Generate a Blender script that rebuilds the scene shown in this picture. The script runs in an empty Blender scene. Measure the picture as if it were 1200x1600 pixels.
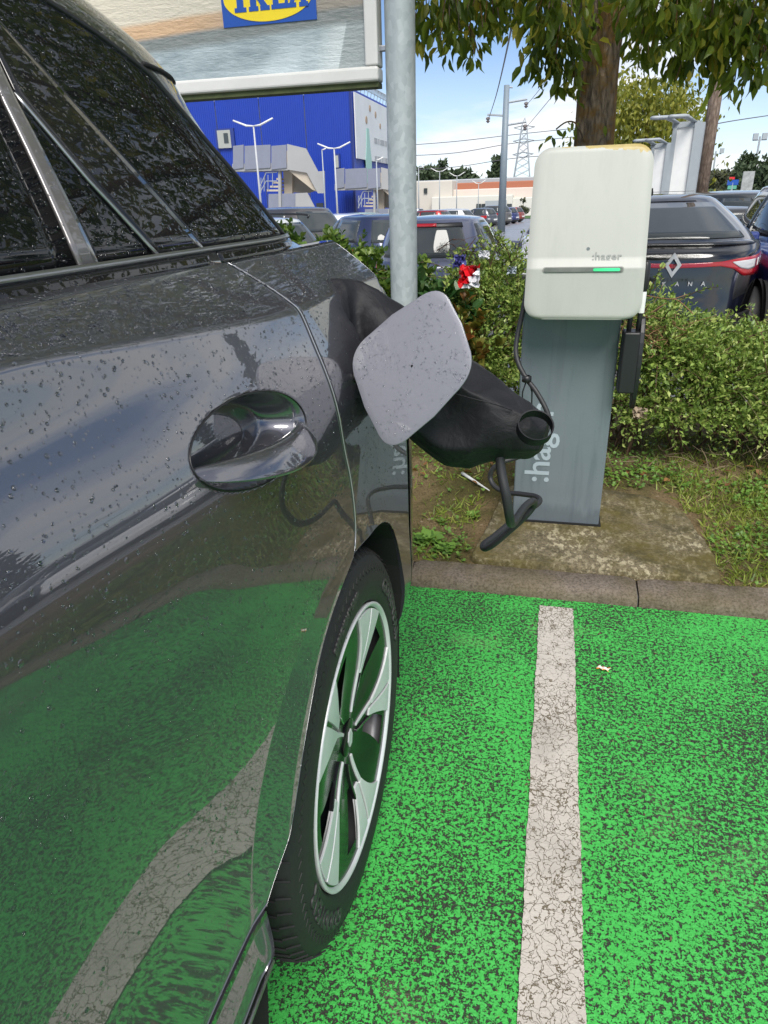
import bpy, bmesh, math, random
import numpy as np
from math import sin, cos, pi, radians as rad, hypot, atan2
from mathutils import Vector, Matrix
random.seed(7)
rng = np.random.default_rng(11)
SC = bpy.context.scene
COL = SC.collection

# ------------------------------------------------------------------ camera
R3 = Matrix(((0.97276737, -0.06998116, 0.22096668), (0.22995019, 0.41104956, -0.88213444), (-0.02909547, 0.90892293, 0.41594778)))
EYE = Vector((0, 0, 1.22))
FPX = 1062.0
cam_d = bpy.data.cameras.new('camera')
cam = bpy.data.objects.new('camera', cam_d)
COL.objects.link(cam)
cam.matrix_world = Matrix.Translation(EYE) @ R3.to_4x4()
cam_d.sensor_fit = 'AUTO'
cam_d.sensor_width = 36.0
cam_d.lens = FPX / 1600 * 36.0
cam_d.clip_start = 0.02
cam_d.clip_end = 3000
SC.camera = cam

def at(u, v, Y):
    """the place at distance Y (metres, along the bay) seen at photo position u, v"""
    d = R3 @ Vector((u - 600.0, 800.0 - v, -FPX))
    return EYE + d * (Y / d.y)

# ------------------------------------------------------------------ sky and sun
W = bpy.data.worlds.new('World')
SC.world = W
W.use_nodes = True
wt = W.node_tree
wt.nodes.clear()
SUN_EL, SUN_ROT = rad(50), rad(163)
def wn(t, **k):
    n = wt.nodes.new(t)
    for a, b in k.items():
        setattr(n, a, b)
    return n
def wl(a, b):
    wt.links.new(a, b)
w_out = wn('ShaderNodeOutputWorld')
w_bg = wn('ShaderNodeBackground')
w_bg2 = wn('ShaderNodeBackground')
w_mix = wn('ShaderNodeMixShader')
sky = wn('ShaderNodeTexSky', sky_type='NISHITA', sun_disc=False, sun_elevation=SUN_EL, sun_rotation=SUN_ROT)
sky.air_density = 0.7
sky.dust_density = 0.0
sky.ozone_density = 2.6
w_bg.inputs[1].default_value = 0.095
wl(sky.outputs[0], w_bg.inputs[0])
tc = wn('ShaderNodeTexCoord')
sep = wn('ShaderNodeSeparateXYZ')
wl(tc.outputs['Generated'], sep.inputs[0])
def wmath(op, a, b=None, clamp=False):
    n = wn('ShaderNodeMath', operation=op, use_clamp=clamp)
    for i, x in enumerate((a, b)):
        if x is None: continue
        if isinstance(x, (int, float)): n.inputs[i].default_value = x
        else: wl(x, n.inputs[i])
    return n.outputs[0]
zz = wmath('ADD', wmath('MAXIMUM', sep.outputs[2], 0.0), 0.16)
comb = wn('ShaderNodeCombineXYZ')
wl(wmath('DIVIDE', sep.outputs[0], zz), comb.inputs[0])
wl(wmath('DIVIDE', sep.outputs[1], zz), comb.inputs[1])
def wnoise(scale, detail, rough, off):
    m = wn('ShaderNodeMapping')
    m.inputs['Location'].default_value = off
    m.inputs['Scale'].default_value = (1.0, 1.0, 1.0)
    wl(comb.outputs[0], m.inputs[0])
    n = wn('ShaderNodeTexNoise')
    n.inputs['Scale'].default_value = scale
    n.inputs['Detail'].default_value = detail
    n.inputs['Roughness'].default_value = rough
    n.inputs['Distortion'].default_value = 0.25
    wl(m.outputs[0], n.inputs['Vector'])
    return n.outputs[0]
CLOUD_OFF = (3.3, 9.6, 0.0)
n1 = wnoise(0.62, 9.0, 0.56, CLOUD_OFF)
ramp = wn('ShaderNodeValToRGB')
ramp.color_ramp.elements[0].position = 0.45
ramp.color_ramp.elements[1].position = 0.60
wl(n1, ramp.inputs[0])
hz = wmath('SUBTRACT', 1.0, wmath('MULTIPLY', wmath('ABSOLUTE', sep.outputs[2]), 5.5, True), True)   # pale air along the horizon
cover = wmath('MAXIMUM', ramp.outputs[0], wmath('MULTIPLY', hz, 0.45))
n2 = wnoise(1.6, 6.0, 0.55, (7.3, 2.2, 0))
cr = wn('ShaderNodeValToRGB')
cr.color_ramp.elements[0].position = 0.30
cr.color_ramp.elements[0].color = (0.80, 0.85, 0.93, 1)
cr.color_ramp.elements[1].position = 0.62
cr.color_ramp.elements[1].color = (1.0, 1.0, 1.0, 1)
wl(n2, cr.inputs[0])
wl(cr.outputs[0], w_bg2.inputs[0])
w_bg2.inputs[1].default_value = 0.74
wl(cover, w_mix.inputs[0])
wl(w_bg.outputs[0], w_mix.inputs[1])
wl(w_bg2.outputs[0], w_mix.inputs[2])
wl(w_mix.outputs[0], w_out.inputs[0])

sun_d = bpy.data.lights.new('sun', 'SUN')
sun_d.energy = 3.0
sun_d.angle = rad(32)
sun_d.color = (1.0, 0.96, 0.90)
sun = bpy.data.objects.new('sun', sun_d)
COL.objects.link(sun)
_az = SUN_ROT
sdir = Vector((sin(_az) * cos(SUN_EL), cos(_az) * cos(SUN_EL), sin(SUN_EL)))
sun.rotation_euler = (-sdir).to_track_quat('-Z', 'Y').to_euler()
sun.location = (0, -5, 20)

SC.view_settings.view_transform = 'Standard'
SC.view_settings.look = 'None'
SC.view_settings.exposure = 0.62
SC.view_settings.gamma = 1.0
SC.view_settings.use_curve_mapping = False
SC.render.engine = 'CYCLES'
SC.cycles.max_bounces = 7
SC.cycles.transparent_max_bounces = 8
SC.cycles.use_denoising = True

# ------------------------------------------------------------------ materials
class NT:
    def __init__(s, name):
        s.m = bpy.data.materials.new(name)
        s.m.use_nodes = True
        s.t = s.m.node_tree
        s.b = s.t.nodes['Principled BSDF']
        s.tc = None
    def n(s, t, **k):
        x = s.t.nodes.new(t)
        for a, b in k.items(): setattr(x, a, b)
        return x
    def l(s, a, b): s.t.links.new(a, b)
    def obj(s):
        if s.tc is None: s.tc = s.n('ShaderNodeTexCoord')
        return s.tc.outputs['Object']
    def pos(s):
        return s.n('ShaderNodeNewGeometry').outputs['Position']
    def vec(s, src, scale=(1, 1, 1), loc=(0, 0, 0), rot=(0, 0, 0)):
        m = s.n('ShaderNodeMapping')
        m.inputs['Scale'].default_value = scale
        m.inputs['Location'].default_value = loc
        m.inputs['Rotation'].default_value = rot
        s.l(src, m.inputs[0])
        return m.outputs[0]
    def noise(s, v, scale, detail=4, rough=.55, dist=0.):
        x = s.n('ShaderNodeTexNoise')
        x.inputs['Scale'].default_value = scale
        x.inputs['Detail'].default_value = detail
        x.inputs['Roughness'].default_value = rough
        x.inputs['Distortion'].default_value = dist
        s.l(v, x.inputs['Vector'])
        return x.outputs[0]
    def vor(s, v, scale, feature='F1', out='Distance', rnd=1.0):
        x = s.n('ShaderNodeTexVoronoi', feature=feature)
        x.inputs['Scale'].default_value = scale
        x.inputs['Randomness'].default_value = rnd
        s.l(v, x.inputs['Vector'])
        return x.outputs[out]
    def ramp(s, f, pts):
        x = s.n('ShaderNodeValToRGB')
        e = x.color_ramp.elements
        while len(e) < len(pts): e.new(.5)
        for i, (p, c) in enumerate(pts):
            e[i].position = p
            e[i].color = (c, c, c, 1) if isinstance(c, (int, float)) else (*c, 1)
        s.l(f, x.inputs[0])
        return x.outputs[0]
    def math(s, op, a, b=None, clamp=False):
        x = s.n('ShaderNodeMath', operation=op, use_clamp=clamp)
        for i, y in enumerate((a, b)):
            if y is None: continue
            if isinstance(y, (int, float)): x.inputs[i].default_value = y
            else: s.l(y, x.inputs[i])
        return x.outputs[0]
    def mix(s, f, a, b, mode='MIX'):
        x = s.n('ShaderNodeMix', data_type='RGBA', blend_type=mode)
        for i, y in ((0, f), (6, a), (7, b)):
            if isinstance(y, (int, float)):
                x.inputs[i].default_value = y if i == 0 else (y, y, y, 1)
            elif isinstance(y, tuple): x.inputs[i].default_value = (*y, 1)
            else: s.l(y, x.inputs[i])
        return x.outputs[2]
    def bump(s, h, strength=.5, dist=.01, target=('Normal',), nrm=None):
        x = s.n('ShaderNodeBump')
        x.inputs['Strength'].default_value = strength
        x.inputs['Distance'].default_value = dist
        s.l(h, x.inputs['Height'])
        if nrm is not None: s.l(nrm, x.inputs['Normal'])
        for t in target: s.l(x.outputs[0], s.b.inputs[t])
        return x.outputs[0]
    def set(s, **k):
        for a, b in k.items():
            a = {'rough': 'Roughness', 'metal': 'Metallic', 'col': 'Base Color', 'coat': 'Coat Weight', 'coatr': 'Coat Roughness', 'spec': 'Specular IOR Level',
                 'ior': 'IOR', 'trans': 'Transmission Weight', 'sheen': 'Sheen Weight', 'sub': 'Subsurface Weight', 'em': 'Emission Color', 'emst': 'Emission Strength'}[a]
            i = s.b.inputs[a]
            if isinstance(b, tuple): i.default_value = (*b, 1)
            elif isinstance(b, (int, float)): i.default_value = b
            else: s.l(b, i)
        return s

def plain(name, col, rough=.5, metal=0., var=.12, scale=6., coat=0., **k):
    n = NT(name)
    f = n.noise(n.obj(), scale, 5, .6)
    c = n.mix(f, tuple(max(0, x * (1 - var)) for x in col), tuple(x * (1 + var) for x in col))
    r = n.math('ADD', n.math('MULTIPLY', n.noise(n.obj(), scale * 3.1, 4), .16), max(rough - .08, 0.01))
    n.set(col=c, rough=r, metal=metal, coat=coat, coatr=.03, **k)
    return n.m

def drops(n, src, scale, keep, size, seed=0.):
    """height field of raindrops: 1 at a drop's middle, 0 between drops"""
    v = n.vec(src, loc=(seed, seed * .7, seed * 1.3))
    x = n.n('ShaderNodeTexVoronoi', feature='F1')
    x.inputs['Scale'].default_value = scale
    n.l(v, x.inputs['Vector'])
    sp = n.n('ShaderNodeSeparateColor')
    n.l(x.outputs['Color'], sp.inputs[0])
    sz = n.math('ADD', n.math('MULTIPLY', sp.outputs[1], size * .75), size * .25)
    q = n.math('DIVIDE', x.outputs['Distance'], sz)
    h = n.math('SUBTRACT', 1.0, n.math('MULTIPLY', q, q), True)
    h = n.math('POWER', h, .6)
    on = n.math('LESS_THAN', sp.outputs[0], keep)
    return n.math('MULTIPLY', n.math('MULTIPLY', h, on), sz)

def m_paint(name, col, metal=.75, rough=.3, wet=True, scales=((95, .42, .26), (190, .5, .3)), strength=1.0, dist=.004, coat=1., ior=1.5):
    n = NT(name)
    f = n.noise(n.obj(), 900, 2)
    c = n.mix(f, tuple(x * .86 for x in col), tuple(x * 1.14 for x in col))
    n.set(col=c, metal=metal, rough=rough, coat=coat, coatr=.012)
    n.b.inputs['Coat IOR'].default_value = ior
    if wet:
        h = None
        for i, (sc, keep, size) in enumerate(scales):
            d = n.math('DIVIDE', drops(n, n.obj(), sc, keep, size, 1.7 * i), sc / 95.)
            h = d if h is None else n.math('MAXIMUM', h, d)
        n.bump(h, strength, dist, ('Normal', 'Coat Normal'))
    return n.m

def m_glass(name, col=(.006, .007, .008), scales=((120, .55, .36), (230, .5, .35)), strength=1.0, dist=.006, wet=True):
    n = NT(name)
    n.set(col=col, rough=.015, spec=.5, ior=1.5)
    if wet:
        h = None
        for i, (sc, keep, size) in enumerate(scales):
            d = n.math('DIVIDE', drops(n, n.obj(), sc, keep, size, 3.1 * i), sc / 95.)
            h = d if h is None else n.math('MAXIMUM', h, d)
        n.bump(h, strength, dist)
    return n.m

def m_green():
    n = NT('green_bay_paint')
    p = n.pos()
    a1 = n.noise(p, 112, 5, .64, .5)
    a2 = n.noise(p, 260, 4, .6, .4)
    broad = n.noise(n.vec(p, (1, .6, 1)), 2.0, 5, .62)
    broad2 = n.noise(n.vec(p, (1, 1, 1), (5, 2, 0)), 6.5, 4, .6)
    v = n.math('ADD', n.math('MULTIPLY', a1, .62), n.math('MULTIPLY', a2, .38))
    th = n.math('ADD', v, n.math('MULTIPLY', n.math('SUBTRACT', broad, .5), -.21))
    th = n.math('ADD', th, n.math('MULTIPLY', n.math('SUBTRACT', broad2, .5), -.09))
    worn = n.ramp(th, [(.505, 0.), (.538, 1.)])            # 1 where the paint has worn off
    green = n.mix(n.noise(p, 17, 5, .6), (.042, .385, .058), (.080, .50, .095))
    green = n.mix(n.ramp(n.noise(n.vec(p, loc=(3, 3, 0)), 3.3, 4), [(.60, 0.), (.8, .2)]), green, (.15, .55, .18))
    dark = n.mix(n.noise(p, 240, 3), (.010, .013, .009), (.055, .058, .042))
    bits = n.ramp(n.vor(n.vec(p, loc=(2, 1, 0)), 20, out='Color'), [(.93, 0.), (.96, 1.)])
    col = n.mix(worn, green, dark)
    fle = n.math('GREATER_THAN', n.noise(n.vec(p, loc=(9, 4, 0)), 85, 3, .5), .715)
    col = n.mix(n.math('MULTIPLY', fle, .7), col, (.22, .085, .06))
    pale = n.math('MULTIPLY', n.ramp(n.noise(n.vec(p, loc=(-3.9, 7.1, 0)), 3.1, 3), [(.60, 0.), (.66, 1.)]), n.ramp(a2, [(.5, 0.), (.56, 1.)]))
    col = n.mix(n.math('MULTIPLY', pale, .22), col, (.42, .46, .25))
    n.set(col=col, rough=n.math('ADD', n.math('MULTIPLY', worn, .12), .48), spec=.35)
    h = n.math('ADD', n.math('MULTIPLY', n.math('SUBTRACT', 1., worn), .6), n.math('MULTIPLY', n.noise(p, 120, 4, .6), .7))
    n.bump(h, .75, .006)
    return n.m

def m_line():
    n = NT('white_line_paint')
    p = n.pos()
    wob = n.n('ShaderNodeVectorMath', operation='ADD')
    nz = n.n('ShaderNodeTexNoise')
    nz.inputs['Scale'].default_value = 38
    nz.inputs['Detail'].default_value = 4
    n.l(p, nz.inputs['Vector'])
    sc_ = n.n('ShaderNodeVectorMath', operation='SCALE')
    sc_.inputs['Scale'].default_value = .046
    n.l(nz.outputs['Color'], sc_.inputs[0])
    n.l(p, wob.inputs[0]); n.l(sc_.outputs[0], wob.inputs[1])
    v = n.vec(wob.outputs[0], (1, .82, 1))
    d1 = n.vor(v, 60, 'DISTANCE_TO_EDGE')
    d2 = n.vor(v, 25, 'DISTANCE_TO_EDGE')
    reg = n.ramp(n.noise(n.vec(p, (.4, 1, 1)), 3.3, 3, .5), [(.38, 0.), (.6, 1.)])
    w1 = n.math('MULTIPLY', reg, .050)
    c1 = n.math('LESS_THAN', n.math('ADD', d1, n.math('MULTIPLY', n.math('SUBTRACT', n.noise(p, 90, 3), .5), .10)), w1)
    c2 = n.math('LESS_THAN', n.math('ADD', d2, n.math('MULTIPLY', n.math('SUBTRACT', n.noise(p, 70, 3), .5), .05)), .012)
    crack = n.math('MAXIMUM', c1, c2)
    hole = n.math('GREATER_THAN', n.math('ADD', n.noise(n.vec(p, loc=(4, 1, 0)), 42, 4, .6), n.math('MULTIPLY', reg, .05)), .705)
    crack = n.math('MAXIMUM', crack, hole)
    white = n.mix(n.noise(p, 9, 6, .65), (.45, .41, .36), (.61, .565, .505))
    white = n.mix(n.ramp(n.noise(n.vec(p, loc=(1, 6, 0)), 5.5, 5, .6), [(.52, 0.), (.72, .6)]), white, (.30, .28, .25))
    white = n.mix(n.math('MULTIPLY', n.noise(p, 420, 2), .35), white, (.34, .31, .27))
    dark = n.mix(n.noise(p, 150, 3), (.07, .055, .035), (.22, .185, .13))
    n.set(col=n.mix(crack, white, dark), rough=.62, spec=.3)
    n.bump(n.math('ADD', n.math('SUBTRACT', 1., crack), n.math('MULTIPLY', n.noise(p, 200, 3), .35)), .8, .004)
    return n.m

def m_asphalt(name='asphalt', a=(.050, .052, .055), b=(.105, .108, .112), rough=.55):
    n = NT(name)
    p = n.pos()
    c = n.mix(n.noise(p, 1.3, 6, .6), a, b)
    c = n.mix(n.math('MULTIPLY', n.noise(p, 160, 3), .5), c, tuple(x * 2.1 for x in a))
    n.set(col=c, rough=n.math('ADD', n.math('MULTIPLY', n.noise(p, .5, 4), .5), rough - .3))
    n.bump(n.noise(p, 190, 4), .5, .005)
    return n.m

def m_concrete(name, a, b, moss=0., scale=1., spots=0.):
    n = NT(name)
    p = n.pos()
    f = n.noise(p, 7 * scale, 7, .65)
    c = n.mix(f, a, b)
    c = n.mix(n.ramp(n.noise(p, 60 * scale, 5, .7), [(.42, 0.), (.62, .75)]), c, tuple(x * .42 for x in a))
    if spots:
        sp = n.ramp(n.noise(n.vec(p, (1, .55, 1)), 66, 4, .6), [(.50, 0.), (.60, 1.)])
        ar = n.ramp(n.noise(n.vec(p, loc=(1.3, 4.2, 0)), 4.2, 4, .55), [(.38, .15), (.6, 1.)])
        c = n.mix(n.math('MULTIPLY', n.math('MULTIPLY', sp, ar), spots), c, (.50, .44, .29))
    if moss:
        c = n.mix(n.math('MULTIPLY', n.ramp(n.noise(n.vec(p, loc=(6, 2, 1)), 3.5, 6, .65), [(.42, 0.), (.60, 1.)]), moss), c, (.105, .085, .018))
        c = n.mix(n.math('MULTIPLY', n.ramp(n.noise(n.vec(p, loc=(2, 9, 1)), 11, 5, .65), [(.52, 0.), (.66, 1.)]), moss * .8), c, (.05, .043, .018))
    n.set(col=c, rough=.82, spec=.25)
    n.bump(n.math('ADD', n.noise(p, 90 * scale, 6, .7), n.math('MULTIPLY', n.noise(p, 420 * scale, 3), .5)), .7, .006)
    return n.m

def m_soil():
    n = NT('verge_soil')
    p = n.pos()
    c = n.mix(n.noise(p, 14, 7, .7), (.15, .10, .050), (.40, .29, .155))
    c = n.mix(n.ramp(n.noise(p, 2.4, 5, .6), [(.40, 0.), (.58, .85)]), c, (.085, .085, .022))
    c = n.mix(n.ramp(n.noise(p, 120, 4, .7), [(.50, 0.), (.66, .8)]), c, (.035, .024, .012))
    c = n.mix(n.ramp(n.vor(p, 70, out='Color'), [(.90, 0.), (.93, .6)]), c, (.45, .36, .24))
    n.set(col=c, rough=.9, spec=.2)
    n.bump(n.math('ADD', n.noise(p, 60, 6, .7), n.noise(p, 240, 3)), .9, .012)
    return n.m

def m_bark(name, a=(.050, .036, .026), b=(.16, .115, .080), lichen=(.20, .105, .015), amt=.8, sc=1.):
    n = NT(name)
    o = n.obj()
    v = n.vec(o, (30 * sc, 30 * sc, 7 * sc))
    r = n.math('ADD', n.math('MULTIPLY', n.noise(v, 1.0, 7, .7, 1.0), .75), n.math('MULTIPLY', n.vor(n.vec(o, (34 * sc, 34 * sc, 11 * sc)), 1.0, 'DISTANCE_TO_EDGE'), .45))
    c = n.mix(n.ramp(r, [(.34, 0.), (.62, 1.)]), a, b)
    li = n.ramp(n.noise(o, 6 * sc, 6, .7), [(.45, 0.), (.56, 1.)])
    gz = n.n('ShaderNodeSeparateXYZ'); n.l(o, gz.inputs[0])
    low = n.ramp(gz.outputs[2], [(.35, 0.), (.62, 1.), (.78, .15)]) if amt else None
    if amt:
        li2 = n.math('MULTIPLY', li, amt)
        c = n.mix(n.math('MULTIPLY', li2, n.math('ADD', n.math('MULTIPLY', n.noise(o, 2.0, 2), .9), .35)), c, lichen)
    n.set(col=c, rough=.88, spec=.25)
    n.bump(r, 1.0, .035)
    return n.m

def m_leaf(name, a, b, c3=None, rough=.42, trans=.3, seed=0., c3pos=.62):
    n = NT(name)
    g = n.n('ShaderNodeNewGeometry')
    oi = n.n('ShaderNodeObjectInfo')
    r = n.math('FRACT', n.math('ADD', g.outputs['Random Per Island'], oi.outputs['Random']))
    pts = [(.0, a), (.55, b)]
    if c3: pts += [(c3pos, b), (1., c3)]
    c = n.ramp(r, pts)
    c = n.mix(n.math('MULTIPLY', n.noise(n.pos(), 3.0, 3), .55), c, tuple(x * .55 for x in a))
    n.set(col=c, rough=rough, spec=.4)
    tr = n.n('ShaderNodeBsdfTranslucent')
    n.l(n.mix(1.0, c, (1.5, 1.5, .9), 'MULTIPLY'), tr.inputs[0])
    mx = n.n('ShaderNodeMixShader')
    mx.inputs[0].default_value = trans
    n.l(n.b.outputs[0], mx.inputs[1]); n.l(tr.outputs[0], mx.inputs[2])
    n.l(mx.outputs[0], n.t.nodes['Material Output'].inputs[0])
    return n.m

def m_galv():
    n = NT('galvanised_steel')
    o = n.obj()
    c = n.mix(n.vor(n.vec(o, (1, 1, .7)), 48, out='Color'), (.33, .37, .375), (.50, .54, .54))
    c = n.mix(n.math('MULTIPLY', n.noise(o, 9, 6, .7), .5), c, (.30, .34, .34))
    n.set(col=c, metal=.2, rough=n.math('ADD', n.math('MULTIPLY', n.vor(o, 48, out='Color'), .15), .42))
    n.bump(n.noise(o, 70, 4), .12, .004)
    return n.m

def m_cloth():
    n = NT('black_nylon')
    o = n.obj()
    n.set(col=n.mix(n.noise(o, 12, 5), (.007, .007, .0085), (.013, .013, .016)), rough=.6, spec=.32, sheen=.0)
    w1 = n.n('ShaderNodeTexWave'); w1.inputs['Scale'].default_value = 420
    w2 = n.n('ShaderNodeTexWave', bands_direction='Z'); w2.inputs['Scale'].default_value = 420
    n.l(o, w1.inputs[0]); n.l(o, w2.inputs[0])
    b1 = n.bump(n.math('ADD', w1.outputs[1], w2.outputs[1]), .10, .001)
    n.bump(n.noise(n.vec(o, (1, 1, 1)), 22, 5, .6, 1.2), .22, .02, nrm=b1)
    return n.m
# ------------------------------------------------------------------ mesh helpers
class MB:
    def __init__(s):
        s.v = []; s.f = []; s.mi = []; s.cur = 0
    def add(s, vs, fs):
        o = len(s.v)
        s.v += [tuple(p) for p in vs]
        for f in fs:
            s.f.append([i + o for i in f]); s.mi.append(s.cur)
        return s
    def box(s, c, d, rot=None, taper=1.0):
        hx, hy, hz = d[0] / 2, d[1] / 2, d[2] / 2
        vs = [Vector((x * hx * (taper if z > 0 else 1), y * hy * (taper if z > 0 else 1), z * hz)) for z in (-1, 1) for y in (-1, 1) for x in (-1, 1)]
        if rot is not None: vs = [rot @ p for p in vs]
        vs = [p + Vector(c) for p in vs]
        return s.add(vs, [(0, 2, 3, 1), (4, 5, 7, 6), (0, 1, 5, 4), (2, 6, 7, 3), (0, 4, 6, 2), (1, 3, 7, 5)])
    def grid(s, P, nu, nv, closed_u=False, flip=False):
        fs = []
        for j in range(nv - 1):
            for i in range(nu if closed_u else nu - 1):
                a = j * nu + i; b = j * nu + (i + 1) % nu
                q = (a, b, b + nu, a + nu)
                fs.append(q[::-1] if flip else q)
        return s.add(P, fs)
    def tube(s, pts, r, n=8, cap=True, flat=1.0):
        pts = [Vector(p) for p in pts]
        P = []; up = None
        m = len(pts)
        for i, p in enumerate(pts):
            t = (pts[min(i + 1, m - 1)] - pts[max(i - 1, 0)]).normalized()
            if up is None:
                up = Vector((0, 0, 1)) if abs(t.z) < .9 else Vector((1, 0, 0))
            a = t.cross(up)
            if a.length < 1e-6: a = t.cross(Vector((1, 0, 0)))
            a.normalize(); up = a.cross(t).normalized()
            rr = r[i] if isinstance(r, (list, tuple)) else r
            for k in range(n):
                an = 2 * pi * k / n
                P.append(p + a * cos(an) * rr + up * sin(an) * rr * flat)
        fs = [(j * n + i, j * n + (i + 1) % n, (j + 1) * n + (i + 1) % n, (j + 1) * n + i) for j in range(m - 1) for i in range(n)]
        if cap:
            fs += [tuple(range(n))[::-1], tuple(range((m - 1) * n, m * n))]
        return s.add(P, fs)
    def lathe(s, prof, n=32, axis='x', c=(0, 0, 0), a0=0., a1=2 * pi):
        """prof: (radius, offset along axis)"""
        P = []; full = abs(a1 - a0 - 2 * pi) < 1e-6
        cnt = n if full else n + 1
        for r, h in prof:
            for k in range(cnt):
                an = a0 + (a1 - a0) * k / n
                if axis == 'x': q = (h, r * cos(an), r * sin(an))
                elif axis == 'z': q = (r * cos(an), r * sin(an), h)
                else: q = (r * cos(an), h, r * sin(an))
                P.append((q[0] + c[0], q[1] + c[1], q[2] + c[2]))
        return s.grid(P, cnt, len(prof), full)
    def prism(s, poly, h0, h1, fn=None):
        """poly in 2D, lifted to 3D by fn(x, y, h)"""
        fn = fn or (lambda x, y, h: (x, y, h))
        n = len(poly)
        P = [fn(x, y, h0) for x, y in poly] + [fn(x, y, h1) for x, y in poly]
        fs = [tuple(range(n))[::-1], tuple(range(n, 2 * n))]
        fs += [(i, (i + 1) % n, n + (i + 1) % n, n + i) for i in range(n)]
        return s.add(P, fs)
    def build(s, name, mat, parent=None, smooth=False, bevel=0., seg=2, sub=0, auto=None, loc=None, solid=0.):
        me = bpy.data.meshes.new(name)
        me.from_pydata(s.v, [], s.f)
        ms = mat if isinstance(mat, (list, tuple)) else [mat]
        for m in ms: me.materials.append(m)
        if len(ms) > 1: me.polygons.foreach_set('material_index', s.mi)
        bm = bmesh.new(); bm.from_mesh(me)
        bmesh.ops.recalc_face_normals(bm, faces=bm.faces)
        bm.to_mesh(me); bm.free()
        if smooth: me.polygons.foreach_set('use_smooth', [True] * len(me.polygons))
        o = bpy.data.objects.new(name, me)
        COL.objects.link(o)
        if parent is not None: o.parent = parent
        if loc is not None: o.location = loc
        if solid:
            m = o.modifiers.new('thick', 'SOLIDIFY'); m.thickness = solid; m.offset = -1
        if bevel:
            m = o.modifiers.new('edge', 'BEVEL'); m.width = bevel; m.segments = seg; m.limit_method = 'ANGLE'; m.angle_limit = rad(40)
        if sub:
            m = o.modifiers.new('sub', 'SUBSURF'); m.levels = sub; m.render_levels = sub
        if auto is not None:
            me.polygons.foreach_set('use_smooth', [True] * len(me.polygons))
            me.set_sharp_from_angle(angle=rad(auto))
        return o

def fast_mesh(name, V, F, mat, parent=None, smooth=False, loc=None):
    """V (n,3) array, F (m,k) array"""
    me = bpy.data.meshes.new(name)
    V = np.asarray(V, np.float32); F = np.asarray(F, np.int32)
    m, k = F.shape
    me.vertices.add(len(V)); me.vertices.foreach_set('co', V.ravel())
    me.loops.add(m * k); me.loops.foreach_set('vertex_index', F.ravel())
    me.polygons.add(m); me.polygons.foreach_set('loop_start', np.arange(0, m * k, k, dtype=np.int32))
    me.polygons.foreach_set('use_smooth', np.full(m, smooth))
    me.update(calc_edges=True)
    me.materials.append(mat)
    o = bpy.data.objects.new(name, me)
    COL.objects.link(o)
    if parent is not None: o.parent = parent
    if loc is not None: o.location = loc
    return o

def tag(o, label=None, cat=None, group=None, kind=None):
    if label: o['label'] = label
    if cat: o['category'] = cat
    if group: o['group'] = group
    if kind: o['kind'] = kind
    return o

def empty(name, loc=(0, 0, 0), label=None, cat=None, group=None, rz=0.):
    o = bpy.data.objects.new(name, None)
    o.empty_display_size = .1
    o.location = loc
    o.rotation_euler.z = rz
    COL.objects.link(o)
    return tag(o, label, cat, group)

def kid(o, p):
    o.parent = p
    return o

def copy_tree(o, parent=None):
    c = o.copy(); COL.objects.link(c)
    c.parent = parent
    for ch in list(o.children): copy_tree(ch, c)
    return c

def text_mesh(body, size, extrude=.001, bold=0., align='CENTER', space=1.0):
    cu = bpy.data.curves.new('writing', 'FONT')
    cu.body = body; cu.size = size; cu.extrude = extrude; cu.offset = bold
    cu.align_x = align; cu.align_y = 'CENTER'; cu.space_character = space
    cu.resolution_u = 3
    ob = bpy.data.objects.new('writing', cu)
    COL.objects.link(ob)
    dg = bpy.context.evaluated_depsgraph_get()
    me = bpy.data.meshes.new_from_object(ob.evaluated_get(dg))
    bpy.data.objects.remove(ob)
    return me

def text(name, body, size, mat, parent, M, extrude=.001, bold=0., align='CENTER', space=1.0, fn=None):
    me = text_mesh(body, size, extrude, bold, align, space)
    for v in me.vertices:
        v.co = fn(v.co) if fn else M @ v.co
    me.materials.clear(); me.materials.append(mat)
    o = bpy.data.objects.new(name, me)
    COL.objects.link(o)
    if parent is not None: o.parent = parent
    return o

def frame(o, x, y):
    """matrix with the text's x and y along the given world directions"""
    x = Vector(x).normalized(); y = Vector(y); y = (y - x * y.dot(x)).normalized(); z = x.cross(y)
    return Matrix(((x.x, y.x, z.x, o[0]), (x.y, y.y, z.y, o[1]), (x.z, y.z, z.z, o[2]), (0, 0, 0, 1)))

def ss(v, a, b):
    t = min(max((v - a) / (b - a), 0.), 1.); return t * t * (3 - 2 * t)
def lin(x, tab):
    if x <= tab[0][0]: return tab[0][1]
    for (a, p), (b, q) in zip(tab, tab[1:]):
        if x <= b: return p + (q - p) * (x - a) / (b - a)
    return tab[-1][1]
def rrect(hw, hh, r, n=6):
    P = []
    for cx, cy, a in ((hw - r, hh - r, 0), (-hw + r, hh - r, pi / 2), (-hw + r, -hh + r, pi), (hw - r, -hh + r, 1.5 * pi)):
        for k in range(n + 1):
            an = a + pi / 2 * k / n
            P.append((cx + r * cos(an), cy + r * sin(an)))
    return P
def spline(pts, m=8):
    pts = [Vector(p) for p in pts]; out = []
    for i in range(len(pts) - 1):
        p0 = pts[max(i - 1, 0)]; p1 = pts[i]; p2 = pts[i + 1]; p3 = pts[min(i + 2, len(pts) - 1)]
        for k in range(m):
            t = k / m
            out.append(.5 * ((2 * p1) + (p2 - p0) * t + (2 * p0 - 5 * p1 + 4 * p2 - p3) * t * t + (3 * p1 - p0 - 3 * p2 + p3) * t ** 3))
    out.append(pts[-1])
    return out

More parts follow.
